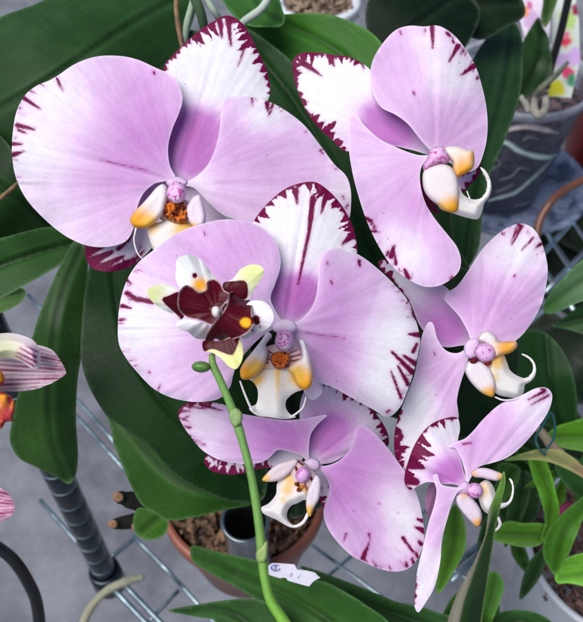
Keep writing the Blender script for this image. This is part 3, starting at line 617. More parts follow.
lobe(l6, [(471,473),(477,468.5),(486,468),(496,471),(504.5,475.5),(499,480.5),(490,480),(482,478),(474,477)], .2545, .0016, 6, grad([(.80,.66,.80),(502,477,5,YE,.9),(474,474,4,OR,.6)]))
lobe(l6, [(457,496),(464,493),(472,498),(478,505),(482,514),(481,523),(477.5,527),(471,522),(463,513),(457,504)], .252, .002, 8, grad([(.78,.66,.78),(478,524,6,OR,.9),(464,495,4,OR,.6)]))
tube('tendril', [(498,517,.254),(500,524,.2535),(496,530,.2535),(486,535,.254)], [1.6,1.6,1.1,.5], M_wax, l6, pig=[WL,WL])
lobe(f6, [(467,489),(470,484),(477,483),(482,487),(483,493),(479,498),(472,498),(467,495)], .2535, .0026, 7, grad([(.73,.42,.73),(468,488,4,LPK,.8)]), 'column', M_col)
lobe(f6, [(458,486),(464,481),(470,484),(470,492),(464,496),(457,493)], .260, .0014, 6, const((.76,.54,.80)), 'column_foot', M_wax)

# ---- F7 mini bloom
f7 = empty('orchid_flower', W(216,312,.215), 'small dark maroon and cream orchid bloom with yellow-green tips in front of central bloom', 'flower')
G7 = (.62,.66,.22); W7 = (.84,.83,.82); DK = (.05,.003,.008)
def t7(o, d0, pg, marks=None, rims=None, seed=1, tip=None, name='petal', **kw):
    return sepal(f7, o, (216,312), tip or o[0], d0, pg, marks, rims, name=name, mat=M_mini, s=1.5, seed=seed, th=.0009, ruf=.0006, gr=.0001, **kw)
t7([(176,270),(177,259.4),(185.6,255),(195,256),(204,263),(212,273),(218,282),(212,296),(190,296),(180,288),(175.5,278)], .2165, grad([W7,(180,270,16,(.85,.86,.86),1),(200,285,8,(.85,.38,.01),1)]),
   marks=[(194.8,275.3,194.8,275.6,2.6,2.6)], seed=81, slope=-.002, cup=.03)
t7([(147,290.6),(154,286),(166,284.5),(176,288),(187,302),(181,320),(171,313.4),(159,307.4),(150.5,299.5)], .2175, grad([W7,(150,292,16,G7,.8)]),
   marks=[('p',[(162,299),(170,295),(178,292),(190,300),(186,322),(176,314)])], seed=82, slope=-.003, cup=.03, name='sepal')
t7([(223,283.4),(232.5,279),(241,269),(252,264.5),(262,267),(264,273),(258,283.4),(252,294),(247,300),(236,296),(224,291)], .2165, grad([W7,(254,272,20,G7,.85)]),
   marks=[('p',[(222,283),(234,281),(245,281),(248,288),(246,299),(235,298),(222,292)])], seed=83, slope=-.003, cup=.03, tip=(262,268), name='sepal')
t7([(249,302),(262,301),(271,308),(273.5,319),(267,329),(255,334),(243,339),(240,330),(242,314)], .2165, grad([(.84,.79,.85),(246,322,7,(.85,.38,.01),1)]), marks=[(256,318,257,322,3,3),(260,326,260,327,.9,.9),(252,330,253,331,1,1),(259,318,259.5,318,.8,.8)], seed=84, slope=-.002, cup=.03, tip=(273,318))
t7([(176,323),(182,319.4),(197,321),(211,328),(207,338),(196,338.5),(188,332),(179.6,329.5)], .2145, grad([(.84,.80,.84),(205,334,9,(.62,.50,.56),.7)]), seed=85, slope=-.002, cup=.03)
t7([(203,341),(219,341),(238,336),(242.8,348),(242,360),(236,369),(229,366.5),(221.7,359),(212,352.5),(204,351)], .2165, grad([(.74,.74,.4),(238,358,14,G7,.7)]),
   marks=[('p',[(202,338),(222,340),(238,336),(238,344),(232,355),(224,353),(212,349),(202,352)])], seed=86, slope=-.003, tip=(236,368), name='sepal')
DKP = lambda yel: (lambda x, y, de: mixc(mixc(np.tile(np.array([.075,.002,.010]), (len(x), 1)), np.array([.75,.55,.58]), np.exp(-(de/.7)**2)*.75), np.array([.85,.38,.01]), 1.4*np.exp(-(((x-yel[0])**2+(y-yel[1])**2+16*n2(x,y,5,.45))/yel[2]**2)**3)))
lp7 = surf('lip', [(179.6,290.6),(185.6,285),(193,287.5),(199,292),(206,289),(207,281.5),(214,279),(220.5,283.4),(224,290),(229.5,294),(228,300),(222,308),(222,316),(213,325),(200,320.6),(186,317),(178.4,309),(177.6,299)],
   petal_depth((216,312), (180,290), .2135, slope=-.003, cup=.015, ruf=.0012, seed=87, curl=-.0009), M_mini, f7, th=.0009, s=1.4, pig=DKP((200,283,7)), polar=(216,312), seed=87)
surf('lip_lobe', [(229,293),(236,290.6),(245.7,296.6),(252,304),(252,314),(254,322),(251,329),(245.7,334),(238.5,337.5),(222,342),(215.6,339),(211,343),(205,340),(209.6,329),(217,319),(224,310),(228,301)],
   petal_depth((216,312), (245,325), .2128, slope=-.002, cup=.015, ruf=.0012, seed=88, curl=-.0009), M_mini, lp7, th=.0009, s=1.4, pig=DKP((246,322,5.5)), marks=[(253,319,253.5,322,2.4,2.2)], polar=(216,312), seed=88)
puff('throat', ell(217,312,13,10,-.8), .2148, .0006, 4, M_mini, f7, s=1.5, pig=const((.06,.002,.008)))
lobe(f7, [(213,307),(217,306),(220.5,309),(220,313),(218.5,317),(215,317.5),(212,314),(211.5,310)], .2105, .002, 4, grad([(.88,.85,.84),(217,315,3,(.75,.45,.55),.6)]), 'column')

# ------------------------------------------------------------------ flower spike (green stem)
spk = empty('flower_spike', W(284,624,.19), 'bright green flower stalk with a small round bud rising in front of the blooms', 'flower stalk')
SG = [(.17,.30,.07),(.10,.22,.05),(.12,.25,.06),(.10,.23,.045),(.13,.27,.05),(.13,.32,.03),(.14,.34,.025)]
stem = tube('stem', [(212,354,.2195),(213,365,.2195),(219,378,.219),(229,401,.217),(236,420,.215),(243,443,.2125),(250,470,.210),(255,497,.207),(259,525,.2045),(262,552,.202),(264,574,.200),(270,599,.1975),(281,617,.195),(296,640,.192)],
     [2.9,3.9,3.9,4.0,4.7,4.2,4.1,4.4,4.5,5.2,4.7,5.0,5.6,6.0], M_stem, spk, seg=18, pig=SG, wob=.03, seed=3)
puff('bud', ell(201,366.8,9.5,5.8,.05), .2185, .0022, 6, M_bare, spk, s=1.4, pig=const((.09,.20,.04)))
puff('node_scale', [(230,412),(236,408),(242,413),(241,423),(235,427),(230,421)], .2125, .0008, 4, M_stem, stem, s=1.4, pig=const((.20,.30,.11)))
puff('node_scale', [(256,553),(262,545),(267,541),(268,552),(265,562),(258,562)], .1995, .0012, 4, M_stem, stem, s=1.4, pig=const((.26,.36,.12)))

# ------------------------------------------------------------------ leaves
def leaf(par, o, mid, dep, col, fold=.25, k=.0, ruf=.0015, seed=1, th=.0014, s=3.4, mat=None, edge=None, name='leaf', patches=None, cross=0, marks=None, label=None, half=None):
    M = resample(cr_open(mid, 10), 3, False); nm = len(M)
    dv = np.interp(np.arange(nm), np.linspace(0, nm-1, len(dep)), dep); kw_ = max(3, nm//4)
    pad = np.concatenate([dv[0]+(dv[0]-dv[1])*np.arange(kw_, 0, -1), dv, dv[-1]+(dv[-1]-dv[-2])*np.arange(1, kw_+1)])
    for _ in range(2): pad = np.convolve(np.pad(pad, kw_//2, mode='edge'), np.ones(kw_//2*2+1)/(kw_//2*2+1), 'valid')
    dv = pad[kw_:kw_+nm]
    def depth(x, y, de):
        m, t, sg = edge_dist(x, y, M, False)
        D = np.interp(t, np.arange(nm), dv)
        return D-fold*1e-3*np.minimum(m, 60)*.45+k*1e-6*m*m+cross*1e-3*m*sg+ruf*n2(x, y, seed, .03)+.0018*np.exp(-(m/3.4)**2)
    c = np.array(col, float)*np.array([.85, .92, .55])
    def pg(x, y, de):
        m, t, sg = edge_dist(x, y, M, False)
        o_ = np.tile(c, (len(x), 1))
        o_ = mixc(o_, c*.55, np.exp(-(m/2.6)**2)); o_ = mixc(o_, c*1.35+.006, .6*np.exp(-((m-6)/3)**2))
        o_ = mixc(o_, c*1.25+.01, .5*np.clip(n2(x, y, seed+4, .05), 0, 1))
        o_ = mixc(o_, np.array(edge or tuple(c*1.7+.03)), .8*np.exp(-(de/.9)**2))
        if half: o_ = mixc(o_, np.array(half[1]), 1/(1+np.exp(-half[0]*sg*m*2))*np.clip((y-496)/25, 0, 1))
        for (px_, py_, r, rgb, st) in patches or []:
            o_ = mixc(o_, np.array(rgb), st*np.exp(-((x-px_)**2+(y-py_)**2)/(r*r)))
        return o_
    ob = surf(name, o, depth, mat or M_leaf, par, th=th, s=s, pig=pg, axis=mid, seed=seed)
    if label: ob['label'] = label
    return ob
pA = empty('orchid_plant', W(110,260,.36), 'orchid plant with long glossy dark green leaves behind the left blooms', 'plant')
GD = (.009,.034,.010); GM = (.028,.080,.022); GL = (.045,.12,.026); GT = (.018,.056,.022)
leaf(pA, [(-40,40),(0,17),(30,6),(62,-8),(120,-30),(200,-40),(196,10),(182,45),(150,80),(110,105),(60,135),(10,165),(-40,190)], [(190,-10),(120,30),(50,78),(-40,130)], [.40,.36,.345,.35], GT, fold=-.15, k=2, seed=101, label='broad leaf sweeping across the upper left corner')
leaf(pA, [(90,130),(100,92),(128,66),(160,46),(190,30),(215,40),(225,90),(200,140),(130,150)], [(205,60),(150,85),(95,125)], [.40,.37,.36], (.012,.042,.018), fold=.1, seed=102)
leaf(pA, [(-40,120),(5,140),(25,185),(52,222),(54,232),(30,236),(0,241),(-40,250)], [(54,230),(15,195),(-40,165)], [.37,.35,.35], GD, fold=.1, seed=103)
leaf(pA, [(-40,262),(-40,246),(0,238),(50,227),(80,232),(88,246),(74,256),(38,278),(0,299),(-40,322)], [(88,240),(40,252),(-40,280)], [.345,.335,.335], (.02,.062,.02), fold=.3, seed=104)
leaf(pA, [(-40,300),(0,295),(22,288),(26,293),(20,303),(0,313),(-40,320)], [(26,292),(-40,308)], [.37,.37], (.035,.10,.02), fold=.1, seed=105)
leaf(pA, [(62,262),(48,292),(38,318),(30,345),(20,385),(11,425),(10,442),(19,458),(38,468),(56,477),(69,484),(75,477),(78,458),(76,418),(78,378),(84,342),(87,305),(88,270),(87,248),(76,240)],
     [(82,245),(63,290),(52,340),(48,392),(51,437),(66,480)], [.335,.325,.32,.33,.345,.37], (.017,.050,.016), fold=-.5, seed=106, patches=[(40,450,26,(.035,.10,.016),.7)], label='long leaf hanging straight down at the left')
leaf(pA, [(100,238),(140,235),(200,260),(240,320),(262,400),(268,470),(262,500),(235,502),(205,492),(175,475),(148,446),(124,428),(107,416),(96,400),(87,382),(81,360),(82,320),(86,285)],
     [(110,240),(120,320),(150,385),(200,440),(262,490)], [.345,.325,.318,.322,.33], (.006,.025,.007), fold=.25, seed=107, patches=[(130,420,40,(.014,.048,.010),.6)], label='broad dark leaf under the central bloom')  # base colour darkened as the petals' shade, with a paler patch lower down
leaf(pA, [(104,405),(110,425),(113,442),(120,460),(130,484),(141,504),(152,512),(168,520),(196,517),(220,511),(250,505),(270,495),(280,470),(250,440),(190,425),(140,405)],
     [(112,405),(138,440),(180,482),(262,497)], [.355,.345,.34,.35], (.020,.068,.012), fold=-.3, seed=108, label='mid green rounded leaf lowest on the plant')
leaf(pA, [(138,508),(152,511),(168,520),(165,534),(152,540),(138,536),(133,522)], [(160,515),(138,534)], [.365,.37], (.035,.10,.016), fold=.1, seed=109, name='leaf_stub')
for (x1,y1,x2,y2,r) in [(150,505,119,497,8),(155,518,114,524,7),(160,528,137,527,6.5)]:
    st = tube('cut_stub', [(x1,y1,.40),((x1+x2)/2,(y1+y2)/2,.395),(x2,y2,.39)], [r*1.3,r*1.1,r*.8], M_root, pA, pig=[(.012,.012,.01)]*2, seed=int(x2), wob=.1)
    puff('cut_face', ell(x2-1,y2,r*.75,r*.65,.4), .385, .001, 4, M_root, st, s=1.8, pig=grad([(.26,.15,.09),(x2-1,y2,2.5,(.12,.06,.03),.8)]))
pB = empty('orchid_plant', W(300,60,.42), 'dark leaved orchid plant behind the gap between the two upper blooms', 'plant')
leaf(pB, [(232,5),(262,10),(281,14),(305,13),(332,15),(356,24),(373,34),(384,47),(395,75),(385,120),(350,150),(310,130),(280,90),(250,45)], [(240,10),(300,30),(350,62),(392,120)], [.38,.37,.36,.36], (.032,.12,.018), fold=.35, seed=111)
leaf(pB, [(228,25),(250,30),(268,42),(290,60),(315,90),(340,130),(362,180),(385,240),(400,290),(385,305),(355,280),(320,220),(290,160),(255,110),(235,70)], [(240,35),(290,95),(335,170),(392,295)], [.35,.34,.335,.345], (.008,.034,.011), fold=.3, seed=112)
leaf(pB, [(214,-20),(225,5),(236,18),(250,26),(268,27),(281,26),(285,20),(282,8),(270,-20)], [(240,-20),(262,8),(283,22)], [.36,.345,.335], (.028,.088,.026), fold=-.3, seed=113)
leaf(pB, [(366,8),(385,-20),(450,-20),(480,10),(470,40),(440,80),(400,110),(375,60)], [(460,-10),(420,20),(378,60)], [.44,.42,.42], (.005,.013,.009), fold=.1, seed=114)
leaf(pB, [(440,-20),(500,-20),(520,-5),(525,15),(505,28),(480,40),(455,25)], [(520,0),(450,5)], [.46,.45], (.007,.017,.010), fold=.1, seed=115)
leaf(pB, [(340,270),(370,240),(420,260),(470,270),(500,300),(520,340),(500,420),(440,440),(400,420),(350,400)], [(350,280),(430,330),(500,400)], [.36,.35,.36], (.007,.022,.009), fold=.1, seed=116)  # dark leaf added to stand for deep shade between the blooms
leaf(pB, [(240,350),(270,330),(320,335),(350,380),(345,450),(330,500),(280,520),(250,500),(235,430)], [(280,335),(295,420),(290,515)], [.33,.335,.345], (.004,.010,.006), fold=.1, seed=117)  # near-black leaf added as the deep shade behind the central lip
leaf(pB, [(400,130),(425,150),(450,200),(455,240),(470,270),(465,300),(430,320),(400,280),(380,220)], [(400,140),(430,220),(450,310)], [.35,.35,.36], (.010,.035,.014), fold=.3, seed=118)
pC = empty('orchid_plant', W(505,70,.8), 'orchid plant in the clear pot with tall dark leaves, upper right corner', 'plant')
leaf(pC, [(478,50),(490,34),(502,23),(514,22),(521,34),(523,53),(520,95),(503,145),(490,175),(483,210),(478,250),(466,268),(454,255),(444,215),(438,180),(448,120),(466,75)], [(512,24),(502,90),(480,170),(465,266)], [.50,.44,.40,.385], (.009,.032,.012), fold=.25, seed=121)
leaf(pC, [(521,46),(531,27),(539,17),(543,27),(548,36),(550.5,50),(551.5,74),(541,86),(529,96),(517,107),(512,100),(515,70)], [(540,18),(538,60),(516,105)], [.62,.60,.62], (.010,.030,.012), fold=.2, seed=122)
leaf(pC, [(540,-20),(560,-20),(556,5),(545,28),(541,20),(543,0)], [(552,-20),(543,25)], [.62,.6], (.03,.06,.02), fold=.1, seed=123)
tube('aerial_root', [(568,62,.58),(561,70,.58),(554,77,.585),(542,88,.59),(536,97,.6),(534,108,.6),(539,116,.6),(545,108,.61),(546,98,.62)], [2,2.6,3,3.4,3.6,4,4.2,3.8,3.4], M_root, pC, pig=[(.10,.12,.09),(.12,.13,.10),(.30,.28,.24),(.32,.30,.26)], wob=.08)
tube('aerial_root', [(521,96,.62),(526,104,.62),(529,112,.62)], [3.5,3.4,3], M_root, pC, pig=[(.30,.28,.26)]*2, wob=.1)
pD = empty('orchid_plant', W(560,520,.5), 'orchid plant with bright green arching leaves in the big white pot, lower right', 'plant')
leaf(pD, [(548,434),(556,427),(570,422),(610,416),(610,455),(580,451),(560,447),(550,442)], [(549,437),(610,436)], [.44,.43], (.08,.22,.02), fold=.25, seed=131)
leaf(pD, [(520,335),(531,330),(543,331),(556,342),(567,358),(574,378),(577,400),(575,424),(555,428),(538,420),(520,400),(510,370)], [(545,332),(550,380),(560,426)], [.44,.43,.44], (.012,.045,.016), fold=.35, seed=132)
leaf(pD, [(543,310),(550,293),(566,275),(583,259),(610,240),(610,300),(583,301),(562,310),(548,314)], [(543,312),(570,290),(610,265)], [.46,.45,.45], (.06,.13,.085), fold=.2, seed=133, mat=M_leafd, patches=[(550,306,14,(.03,.12,.02),.8)])
leaf(pD, [(552,326),(566,316),(583,303),(610,290),(610,340),(583,334),(566,329)], [(553,325),(610,312)], [.47,.46], (.015,.06,.02), fold=.2, seed=134)
leaf(pD, [(504,460.5),(517,455),(531,451),(545,449),(561,450.5),(575,459),(583,466),(612,484),(612,500),(583,478),(567,469),(545,461),(523,460)], [(504,460),(545,455),(612,490)], [.37,.37,.39], (.30,.28,.16), fold=.0, seed=135, mat=M_leafd, patches=[(508,460,22,(.08,.2,.03),.8),(585,470,14,(.34,.16,.13),.6)], name='withered_leaf', label='dried beige leaf')
tube('withered_stalk', [(534,424,.39),(543,434,.39),(552,446,.385),(561,454,.38)], [3,4.5,5,5], M_root, pD, pig=[(.26,.24,.15),(.34,.24,.18)], wob=.12)
leaf(pD, [(529,452),(540,450),(550,470),(556,492),(559.5,512),(555.5,528),(547,542),(541,540),(545,521),(539,494),(531,472)], [(534,452),(550,498),(545,540)], [.40,.39,.41], (.09,.25,.025), fold=.25, seed=136)
leaf(pD, [(498,526),(510,521),(522,523),(544,524),(551,533),(540,545),(522,547),(508,544),(494,539)], [(494,534),(548,536)], [.42,.41], (.055,.15,.02), fold=.25, seed=137)
leaf(pD, [(600,480),(583,496),(565,511),(548,531),(543,552),(548,566),(556,575),(566,559),(576,537),(584,518),(600,505)], [(600,490),(566,530),(554,572)], [.41,.39,.40], (.05,.15,.018), fold=.3, seed=138)
leaf(pD, [(555,574),(564,560),(583,553),(612,552),(612,592),(583,586),(568,583),(557,583)], [(556,578),(612,572)], [.42,.41], (.13,.34,.05), fold=.2, seed=139)
leaf(pD, [(520,470),(534,478),(540,500),(535,520),(515,530),(500,515),(500,485)], [(525,470),(515,525)], [.46,.46], (.014,.04,.014), fold=.1, seed=140)
leaf(pD, [(556,450),(580,460),(612,480),(612,520),(590,505),(570,490),(556,470)], [(556,452),(612,500)], [.45,.44], (.018,.07,.018), fold=.2, seed=141)
leaf(pD, [(500,463),(520,468),(516,486),(500,505),(490,500),(497,480)], [(516,465),(494,502)], [.43,.44], (.03,.085,.02), fold=.2, seed=142)
for k, (a, b, c_, d_, w_, cl) in enumerate([(505,548,528,470,9,(.016,.05,.014)),(512,505,560,470,8,(.06,.17,.02)),(575,500,600,440,10,(.05,.14,.02)),(520,600,545,548,8,(.016,.05,.014)),(470,500,500,452,7,(.012,.035,.012)),(505,440,560,478,7,(.022,.07,.016)),(530,575,512,538,7,(.03,.09,.02)),(566,470,548,540,7,(.09,.24,.025)),(478,548,500,505,7,(.018,.055,.014))]):
    L_ = math.hypot(c_-a, d_-b); nx, ny = -(d_-b)/L_*w_, (c_-a)/L_*w_
    leaf(pD, [(a,b),(a+(c_-a)*.3+nx*.8,b+(d_-b)*.3+ny*.8),(a+(c_-a)*.7+nx,b+(d_-b)*.7+ny),(c_,d_),(a+(c_-a)*.7-nx,b+(d_-b)*.7-ny),(a+(c_-a)*.3-nx*.8,b+(d_-b)*.3-ny*.8)], [(a,b),((a+c_)/2+nx*.3,(b+d_)/2+ny*.3),(c_,d_)], [.47,.455+.004*k,.465], cl, fold=.5, seed=190+k, s=4)
puff('fallen_petal', [(560,506),(572,502),(580,508),(573,516),(565,522),(559,516)], .47, .0006, 5, M_wax, pD, s=2, pig=const((.36,.05,.14)))
pShade = empty('orchid_plant', W(560,300,1.1), 'dark shaded plant below the wire shelf at the right edge', 'plant')  # dark leaves added to make the gaps at the right look unlit
for k, (a, b, c_, d_) in enumerate([(500,210,640,330),(480,300,600,400),(520,180,660,250),(470,380,600,470),(540,330,640,400),(440,430,560,500),(470,520,540,460)]):
    L_ = math.hypot(c_-a, d_-b); nx, ny = -(d_-b)/L_*34, (c_-a)/L_*34
    leaf(pShade, [(a,b),(a+(c_-a)*.3+nx,b+(d_-b)*.3+ny),(a+(c_-a)*.7+nx,b+(d_-b)*.7+ny),(c_,d_),(a+(c_-a)*.7-nx,b+(d_-b)*.7-ny),(a+(c_-a)*.3-nx,b+(d_-b)*.3-ny)], [(a,b),((a+c_)/2,(b+d_)/2+4),(c_,d_)], [1.15-.03*k,1.10-.03*k,1.13-.03*k] if k < 5 else [.62,.60,.62], (.006,.014,.008) if k < 5 else (.008,.026,.008), fold=.4, seed=160+k, s=7)
pE = empty('orchid_plant', W(330,640,.33), 'low plant with broad dark leaves along the bottom edge under the white paper label', 'plant')
leaf(pE, [(191,546),(197,546),(211,550),(236,556),(258,561),(277,570),(300,578),(325,582),(345,592),(363,603),(392,626),(400,660),(300,660),(288,622),(270,607),(252,597),(230,584),(208,572),(192,560)], [(191,551),(230,569),(290,596),(380,655)], [.40,.375,.35,.34], (.022,.072,.018), fold=.3, seed=151)
leaf(pE, [(168,610.5),(182,607),(200,604),(222,600.5),(245,598.5),(260,600),(277,608),(290,622),(295,660),(210,660),(215,622),(196,617)], [(168,610),(230,612),(285,655)], [.37,.35,.34], (.017,.056,.016), fold=.2, seed=152)
leaf(pE, [(300,566),(316,570),(343,580),(371,591),(398,602),(420,606),(440,613),(480,622),(520,640),(500,670),(400,670),(372,622),(340,592),(315,580)], [(302,568),(370,603),(430,626),(510,660)], [.40,.375,.36,.35], (.016,.055,.018), fold=.3, seed=153)
leaf(pE, [(455,504),(464,520),(465,549),(453,573),(438,594),(436,575),(442,545),(446,520)], [(456,506),(454,545),(440,590)], [.33,.33,.34], (.085,.20,.035), fold=.35, seed=154)
leaf(pE, [(484,577),(495,571),(504,583),(501,599),(492,622),(475,660),(465,650),(474,610)], [(498,573),(490,605),(468,655)], [.36,.36,.37], (.04,.12,.02), fold=.2, seed=155)
leaf(pE, [(484,640),(488,620),(505,611),(530,611),(552,622),(575,660),(490,670)], [(490,640),(520,620),(560,650)], [.38,.37,.38], (.02,.07,.02), fold=.2, seed=156)
leaf(pE, [(450,600),(470,585),(490,590),(500,610),(480,640),(440,640)], [(490,590),(450,640)], [.39,.39], (.03,.09,.02), fold=.2, seed=157)
sp = leaf(None, [(504,471),(500,482),(495,495),(489,510),(485,535),(472,566),(457,594),(446,628),(440,670),(480,670),(482,622),(486,594),(491,560),(496,527),(501,504),(505.5,482)],
     [(504.5,472),(494,505),(486,535),(474,572),(463,605),(450,670)], [.240,.240,.24,.24,.238,.235], (.010, .034, .008), fold=-.9, seed=158, s=1.8, th=.001, half=(1, (.15,.145,.11)), edge=(.2,.3,.1),
     patches=[(497,490,18,(.09,.19,.03),.9)], name='spear_leaf')
tagp(sp, 'narrow folded upright leaf tip standing in front of the lower right bloom', 'leaf')

# ------------------------------------------------------------------ left striped orchid
f8 = empty('striped_orchid_flower', W(-15,375,.27), 'white orchid bloom with magenta veins and an orange lip, cut off by the left edge', 'flower')
def stripes(ax, spacing, w, xr):
    out = []
    (x1, y1), (x2, y2) = ax
    L = math.hypot(x2-x1, y2-y1); nx, ny = -(y2-y1)/L, (x2-x1)/L
    rs = np.random.RandomState(3)
    for k in range(-6, 7):
        o_ = k*spacing
        for q in range(5):
            a, b = q/5, q/5+.2
            sq = lambda t: 1-.75*max(0, t-.35)**1.2*1.1
            out.append((x1+(x2-x1)*a+nx*o_*sq(a), y1+(y2-y1)*a+ny*o_*sq(a), x1+(x2-x1)*b+nx*o_*sq(b), y1+(y2-y1)*b+ny*o_*sq(b), w*(.8+.5*math.sin(k*2.1+q)), w*(.8+.5*math.sin(k*2.1+q+1))))
    return out
sepal(f8, [(-40,350),(-10,345),(20,344),(40,345.5),(52,350),(60,360),(66,373),(62,377),(50,384),(32,390),(15,391.5),(-10,390),(-40,385)], (-40,368), (66,374), .272, const((.80,.74,.76)),
      marks=stripes(((-40,368),(70,373)), 5.0, .85, 0), mat=M_str, seed=91, s=1.6, cup=.02)
surf('petal', [(-40,350),(-40,330),(-10,334),(10,333),(24,336),(35,342),(40,352),(39,368),(33,369),(22,362),(8,358),(-10,362)], lambda x, y, de: .262-.004*np.clip(de/8, 0, 1)+.0012*n2(x, y, 4, .08), M_str, f8, th=.001, s=1.6,
     pig=grad([(.82,.70,.78),(5,352,18,(.72,.74,.45),.9)]), marks=[(20,348,36,357,.6,1.3),(17,352,36,362,.6,1.2),(16,356,34,366,.5,1),(26,346,38,352,.5,.9)], polar=(-30,360), seed=92)
l8 = puff('lip', [(-30,392),(-5,391),(8,394),(14,400),(15,408),(13,418),(14,421),(6,422),(1,429),(-15,425),(-30,415)], .262, .004, 9, M_lipo, f8, s=1.8, pig=grad([(.80,.30,.02),(8,415,12,(.5,.03,.06),.9)]), extra=bump(.0015, .35, 3))
puff('lateral_lobe', [(-30,372),(-4,368),(4,375),(4,382),(-2,388),(-30,390)], .263, .004, 8, M_lipo, l8, s=1.8, pig=const((.80,.28,.01)), extra=bump(.001, .4, 2))
f9 = empty('striped_orchid_flower', W(-15,505,.28), 'pink petal tip of a striped orchid at the left edge above the black hose', 'flower')
sepal(f9, [(-40,490),(-10,486),(3,489),(11,498),(14.5,507),(11,516),(0,522),(-40,525)], (-40,505), (15,507), .28, const((.72,.52,.62)), marks=stripes(((-40,505),(18,507)), 4.6, .9, 0), mat=M_str, seed=93, s=1.6)

# ------------------------------------------------------------------ stems and roots at the top
M_tan = simple('dry_tan', (.30,.18,.09), .8, col2=(.16,.09,.05), sc=200)
tg = lambda o, l, c, g=None, k=None: tagp(o, l, c, g, k)
tg(tube('support_string', [(177,-20,.33),(176.5,10,.33),(179,30,.332),(184,55,.335)], [2.6,2.6,2.6,2.2], M_tan, wob=.1), 'brown twine hanging beside the pale green stem at the top', 'string')
rp = empty('aerial_roots', W(200,-15,.33), 'pale silvery green aerial roots and stem crossing the top edge above the upper left bloom', 'root')
for P_, r_, c_ in [([(198,-20,.33),(192,5,.33),(187,25,.332),(182,60,.34)], [3.6,3.4,3.6,3], (.28,.36,.27)), ([(184,-25,.325),(193,-5,.325),(201,14,.327),(206,40,.335)], [5,5,5,4], (.045,.085,.04)),
                   ([(203,-20,.328),(208,0,.328),(216,14,.33),(226,28,.34)], [3.8,3.4,3.6,3], (.30,.37,.30)), ([(270,-20,.33),(268,-2,.33),(260,10,.33),(246,20,.332),(238,28,.336)], [4,4,4,4,3.2], (.36,.42,.37))]:
    tube('root', P_, r_, M_root, rp, pig=[c_]*2, wob=.06, seed=int(P_[0][0]))
tg(tube('twig', [(-30,225,.30),(-5,203,.305),(8,192,.31),(26,176,.32)], [2.4,2.4,2.2,2], M_tan, wob=.1), 'thin brown twig at the left edge below the big petal', 'twig')

# ------------------------------------------------------------------ setting
floor_m = simple('floor_grey', (.185,.195,.225), .8, col2=(.09,.095,.115), sc=5, bump=.5, bsc=160, dist=.002)
fl = link('floor', [(-30,-30,0),(30,-30,0),(30,30,0),(-30,30,0)], [(0,1,2,3)], floor_m); tagp(fl, kind='structure')

M_wire = simple('zinc_wire', (.38,.46,.52), .35, .9, col2=(.14,.20,.24), sc=40, bump=.05)
M_post = simple('dark_post', (.045,.058,.072), .2, .8, col2=(.025,.035,.045), sc=60, bump=.04)
M_wirer = simple('zinc_wire_lit', (.62,.70,.74), .25, .9, col2=(.4,.48,.54), sc=40, bump=.05)  # lighter copy of the zinc; highlights of the right wires put into colour
rack = empty('wire_shelf', G(105,572,SHELF), 'zinc wire shelf on a dark ribbed post under the plants', 'shelf')
def wire(a, b, r=.0022, z=SHELF, dz=0, name='wire'):
    P, Q = G(*a, z), G(*b, z); P[2] += dz; Q[2] += dz
    return tube_w(name, [P, (P+Q)/2, Q], [r]*3, M_wire, rack, seg=8, n=2)
c0 = G(105,572,SHELF)
prof = [(.0105,-.03)]
zz = -.03
while zz < .62:
    prof += [(.0105,zz+.022),(.0103,zz+.023),(.0103,zz+.0242),(.0105,zz+.0254)]; zz += .0254
post = lathe('post', c0, prof, M_post, rack, seg=32)
for k in range(14):
    lathe('groove_glint', c0, [(.0103,-.03+.0254*k+.0229),(.01065,-.03+.0254*k+.0231),(.01065,-.03+.0254*k+.0236),(.0103,-.03+.0254*k+.0238)], M_wire, post, seg=32)  # bright zinc bands added as the highlights along the post's grooves
lathe('collar', c0, [(.011,-.028),(.0155,-.027),(.0145,.004),(.0115,.006),(.0108,.0)], M_post, rack, seg=32)
# right front corner direction lines (double rails)
wire((105,580),(170,648), .0026); wire((114,574),(185,648), .0026)
wire((98,566),(40,500), .0022); wire((108,560),(135,538), .0024)
wire((133,536),(172,575), .0022); wire((172,575),(230,640), .002)
wire((145,622),(178,588), .002, dz=-.006); wire((60,382),(125,455), .0022, dz=.004); wire((60,398),(125,470), .0022)
wire((20,345),(62,385), .0022); wire((30,300),(62,335), .0022, dz=.01); wire((125,455),(170,505), .0022)
wire((196,510),(226,540), .003, dz=.05); wire((262,545),(312,500), .0026, dz=.03)
wire((312,545),(420,625), .0018); wire((310,588),(352,552), .0018, dz=-.01)
wire((400,530),(440,500), .0018); wire((415,545),(500,600), .0018); wire((440,585),(478,555), .003, dz=.03); wire((446,594),(480,562), .003, dz=.03)
for (a, b) in [((535,262),(640,150)),((545,292),(640,195)),((520,330),(640,228)),((556,196),(600,262)),((545,230),(585,290)),((575,180),(640,262)),((532,254),(575,312))]:
    wire(a, b, .0034 if a[0] < 550 else .0024, dz=.0).data.materials[0] = M_wirer
for (a, b) in [((425,15),(560,120)),((400,60),(520,160))]: wire(a, b, .003)
tg(tube('black_hose', [(-30,530,.40),(0,549,.405),(15,562,.41),(28,582,.42),(37,605,.43),(42,650,.44)], [6,6,6,6,6,6], simple('black_rubber', (.008,.008,.01), .3, sc=80, bump=.05), seg=16), 'black curved hose at the lower left corner', 'hose')
tg(tube('fallen_root', [(78,640,.62),(88,612,.625),(105,592,.63),(125,582,.63),(143,577,.635)], [5,4.5,4.2,4.6,3.5], M_root, pig=[(.25,.24,.17),(.22,.23,.18)], wob=.1, seed=5), 'pale grey-green dry root lying over the shelf rails beside the post', 'root')

